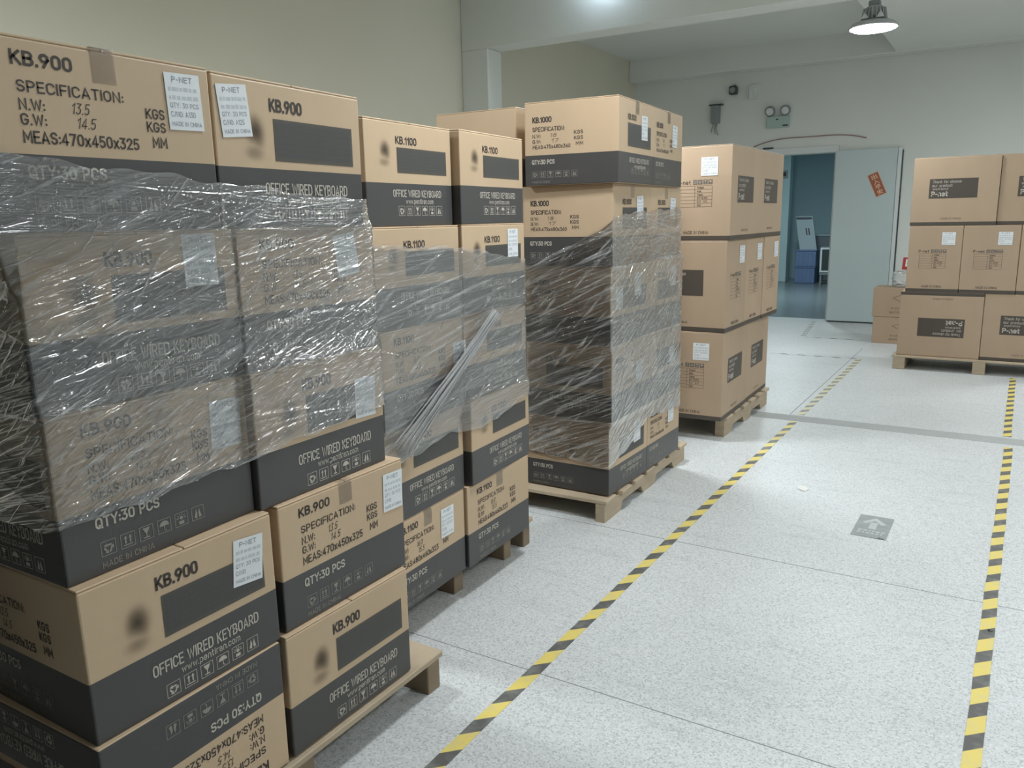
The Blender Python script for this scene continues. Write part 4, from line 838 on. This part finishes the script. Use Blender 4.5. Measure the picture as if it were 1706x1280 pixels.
make_film('stretch_film', 'shiny wrinkled stretch film round the lower rows of the third stack', (CX, CY, CYW), boxC, aC, bC,
          pw((-.457, zC(1, .95)), (-.2, zC(1, .75)), (0, zC(1, .42)), (.2, zC(1, .35)), (.94, zC(1, .30)), (1.4, zC(1, .3))), pw((-.457, zC(4, .5)), (0, zC(4, .62)), (.3, zC(4, .42)), (.47, zC(4, .2)), (.94, zC(4, .3)), (1.4, zC(4, .3))),
          [(150, 0, .94, zC(1, 1), zC(1, .3), .0, .12, .05, .25, .002, .005, .001, .004), (420, 0, .94, zC(4, .3), zC(2, 0), .50, .2, .04, .22, .0016, .004, .0016, .005), (90, 0, .94, zC(3, 1), zC(2, 0), .8, .5, .02, .08, .002, .005, .002, .006),
           (150, -.45, 0, zC(4, .6), zC(2, 0), .05, .1, .06, .25, .002, .005, .001, .003)], FILM_C, 240, 400, 30, 340, 13)
# twisted tail of the second stack's film: strands gathered from a fold down to the lower near edge
filmB = [o for o in COL.objects if o.name.startswith('stretch_film')][1]
def ptB(u, z, v):
    c, s = math.cos(STB[2]), math.sin(STB[2]); return (STB[0] - s * u + c * v, STB[1] + c * u + s * v, z)
tail = MB(); rg = np.random.default_rng(5)
for k in range(26):
    pts = []; rr = []; f0 = rg.uniform(-1, 1); ph = rg.uniform(0, 6)
    for i in range(15):
        s_ = i / 14; sp_ = .006 + .05 * s_ ** 1.4 + (.012 * (1 - s_))
        u = .66 - .60 * s_ + f0 * sp_ * .8 + .004 * math.sin(ph + 9 * s_); z = zB(2, .02) - .41 * s_ - f0 * sp_ * .5 + .02 * s_ * s_
        pts.append(ptB(u, z, .030 + .006 * math.sin(ph + 5 * s_) - .01 * s_)); rr.append(.0016 + .0022 * math.sin(PI * min(1, s_ + .15)) * rg.uniform(.4, 1))
    tail.tube(pts, rr, 5)
me = tail.mesh('film_tail', [FILM_T], True); uvl = me.uv_layers.new(name='UVMap')
link('film_tail', me, filmB)

# ------------------------------------------------------------------ floor tape, sticker, scraps
def tape(name, label, p0, p1, wd, M, grp='striped floor tapes', shift=0.0):
    p0, p1 = Vector((*p0, 0)), Vector((*p1, 0)); dr = (p1 - p0); ln = dr.length; dr.normalize(); nr = Vector((dr.y, -dr.x, 0))
    N = max(2, int(ln / .2)); vs = []; fs = []; uv = []
    for i in range(N + 1):
        c = p0 + dr * (ln * i / N); j = .0015 * math.sin(i * 2.3)
        for s_ in (-1, 1):
            q = c + nr * (s_ * wd / 2 + j); vs.append((q.x, q.y, .0017)); uv.append((s_ * wd / 2, ln * i / N + shift))
    for i in range(N): fs.append((2 * i, 2 * i + 1, 2 * i + 3, 2 * i + 2))
    n0 = len(vs); vs += [(x, y, .0003) for x, y, z in vs]; uv += uv
    for i in range(N): fs += [(2 * i, 2 * i + 2, n0 + 2 * i + 2, n0 + 2 * i), (2 * i + 1, n0 + 2 * i + 1, n0 + 2 * i + 3, 2 * i + 3)]
    q = MB().add(vs, fs); me = q.mesh(name, [M]); ul = me.uv_layers.new(name='UVMap')
    for l in me.loops: ul.data[l.index].uv = uv[l.vertex_index]
    return tag(link(name, me), label, 'tape', grp)
tape('floor_tape', 'yellow and black tape left of the walkway, long near length', (-1.19, .7), (-1.195, 5.68), .046, HAZ, shift=-.012)
tape('floor_tape', 'worn pale striped tape left of the walkway, beyond the dark strip', (-1.20, 5.9), (-1.195, 8.5), .05, HAZ_W)
tape('floor_tape', 'yellow and black tape right of the walkway, long near length', (.005, .7), (.093, 5.62), .046, HAZ, shift=.04)
tape('floor_tape', 'yellow and black tape right of the walkway, far length under the pallet', (.082, 5.90), (.108, 8.05), .046, HAZ)
tape('floor_tape', 'faded dashed tape leading to the doorway', (-2.02, 9.8), (-2.19, 11.3), .06, HAZ_F)
tape('floor_tape', 'faded dashed tape crossing the floor before the door leaf', (-1.98, 9.80), (-1.36, 9.80), .035, HAZ_F)
tape('floor_tape', 'faded dashed tape crossing the floor nearer the walkway', (-2.06, 8.50), (-1.22, 8.50), .035, HAZ_F)
t = thing('floor_sticker', 'worn grey floor sticker with a pale arrow in the walkway', 'sticker', (-.434, 3.857, .0005), (0, 0, -.01))
build(MB().box(-.074, .074, -.145, .145, 0, .0012), 'sticker_sheet', STICK, t)
q = MB(); z = .0016
q.add([(-.016, -.035, z), (.016, -.035, z), (.016, .05, z), (-.016, .05, z)], [(0, 1, 2, 3)]); q.add([(0, .115, z), (-.052, .045, z), (-.034, .028, z), (0, .078, z), (.034, .028, z), (.052, .045, z)], [(0, 1, 2, 3), (0, 3, 4, 5)])
build(q, 'arrow', STICK_AR, t)
q = MB(); r = random.Random(2)
for y in (-.072, -.10):
    x = -.055
    while x < .05: l = r.uniform(.008, .018); q.add([(x, y, z), (x + l, y, z), (x + l, y + .017, z), (x, y + .017, z)], [(0, 1, 2, 3)]); x += l + .006
build(q, 'worn_print', STICK_AR, t)
q = MB().add([(.035, -.143, .0018), (.058, -.146, .0018), (.068, -.138, .0018), (.062, -.130, .0018), (.052, -.134, .0018), (.045, -.128, .0018)], [(0, 1, 2, 3, 4, 5)]); build(q, 'torn_corner', DARKP, t)
def scrap(label, x, y, w_, l_, rot, M):
    q = MB(); N = 8; vs = [(0, 0, .006)] + [(w_ * math.cos(2 * PI * k / N) * random.uniform(.7, 1), l_ * math.sin(2 * PI * k / N) * random.uniform(.7, 1), .0015 + .004 * (k % 2)) for k in range(N)]
    vs += [(a, b, 0.0002) for a, b, c in vs[1:]]
    q.add(vs, [(0, 1 + k, 1 + (k + 1) % N) for k in range(N)] + [(1 + k, 9 + k, 9 + (k + 1) % N, 1 + (k + 1) % N) for k in range(N)])
    tag(build(q, 'paper_scrap', M, None, False, (x, y, .0005), (0, 0, rot)), label, 'scrap', 'scraps on the floor')
scrap('torn pale scrap lying left of the walkway middle', -.83, 4.25, .03, .05, .5, SCRAP)
scrap('tiny dark scrap beside the left floor tape', -.79, 1.56, .008, .018, .3, DARKP)
scrap('tiny dark scrap on the right floor tape', .055, 3.03, .009, .007, .3, DARKP)

# ------------------------------------------------------------------ things in the room behind
t = thing('leaning_panel', 'white panel leaning on blue crates beyond the doorway', 'panel', (-3.74, 17.62, .690), (0, 0, 0))
q = MB(); q.box(-.17, .17, -.02, .02, 0, .68); q.v = [(x - (z - .3) * .20 + .07, y + z * .12, z) for x, y, z in q.v]; build(q, 'panel_sheet', mat('dull_panel_paint', (.36, .43, .45), .6), t)
q = MB(); q.box(-.16, .15, -.028, -.0205, .62, .66); q.v = [(x - (z - .3) * .20 + .07, y + z * .12, z) for x, y, z in q.v]; build(q, 'dark_header', DARKP, t)
for x0, z0 in ((.0, .30), (.05, .30)):
    q = MB(); q.box(x0, x0 + .025, -.028, -.0205, z0, z0 + .14); q.v = [(x - (z - .3) * .20 + .07, y + z * .12, z) for x, y, z in q.v]; build(q, 'dark_mark', DARKP, t)
def crate(x, z, label):
    t = thing('plastic_crate', label, 'crate', (x, 17.65, z), (0, 0, .05), 'blue crates beyond the doorway')
    build(MB().bbox(-.20, .20, -.2, .2, 0, .32, .012), 'crate_body', BLUE, t); build(MB().bbox(-.212, .212, -.212, .212, .32, .345, .006), 'rim', BLUE, t)
    for k in range(4): build(MB().bbox(-.16 + k * .09, -.13 + k * .09, -.208, -.199, .03, .30, .003), 'rib', BLUE, t)
crate(-3.64, 0, 'blue crate on the floor under another beyond the doorway'); crate(-3.63, .345, 'blue crate carrying the white panel beyond the doorway')
t = thing('frame_trolley', 'small box trolley with a white frame beside the blue crates', 'trolley', (-3.17, 17.3, 0), (0, 0, .1))
build(MB().bbox(-.13, .13, -.12, .22, .20, .76, .01), 'trolley_body', GREYM, t); build(MB().bbox(-.09, .09, -.126, -.119, .29, .71, .004), 'dark_panel', DARKP, t)
for x0, x1, z0, z1 in ((-.125, .125, .71, .745), (-.125, .125, .255, .29), (-.125, -.09, .29, .71), (.09, .125, .29, .71)): build(MB().bbox(x0, x1, -.14, -.119, z0, z1, .004), 'frame_bar', WHITEP, t)
for x in (-.1, .1):
    for y in (-.09, .19): build(MB().tube([(x, y, 0), (x, y, .2)], .018, 8), 'leg', GREYM, t)
t = thing('side_cabinet', 'low dark cabinet against the far wall beyond the doorway', 'cabinet', (-3.35, 18.6, 0))
build(MB().bbox(-.45, .75, -.28, .28, 0, .95, .01), 'cabinet_body', mat('cabinet_paint', (.17, .20, .22), .5), t); build(MB().bbox(-.47, .77, -.30, .28, .95, .98, .004), 'cabinet_top', TEAL_LT, t); build(MB().bbox(.13, .15, -.285, -.279, .05, .9, .002), 'door_gap', DARKP, t)
t = thing('light_switch', 'small dark switch box on the pale pillar beyond the doorway', 'switch', (-4.19, 17.75, 2.24))
build(MB().bbox(-.06, .06, -.03, 0, -.08, .08, .004), 'switch_plate', GREYM, t); build(MB().bbox(-.03, .03, -.038, -.029, -.04, .04, .003), 'rocker', DARKP, t)
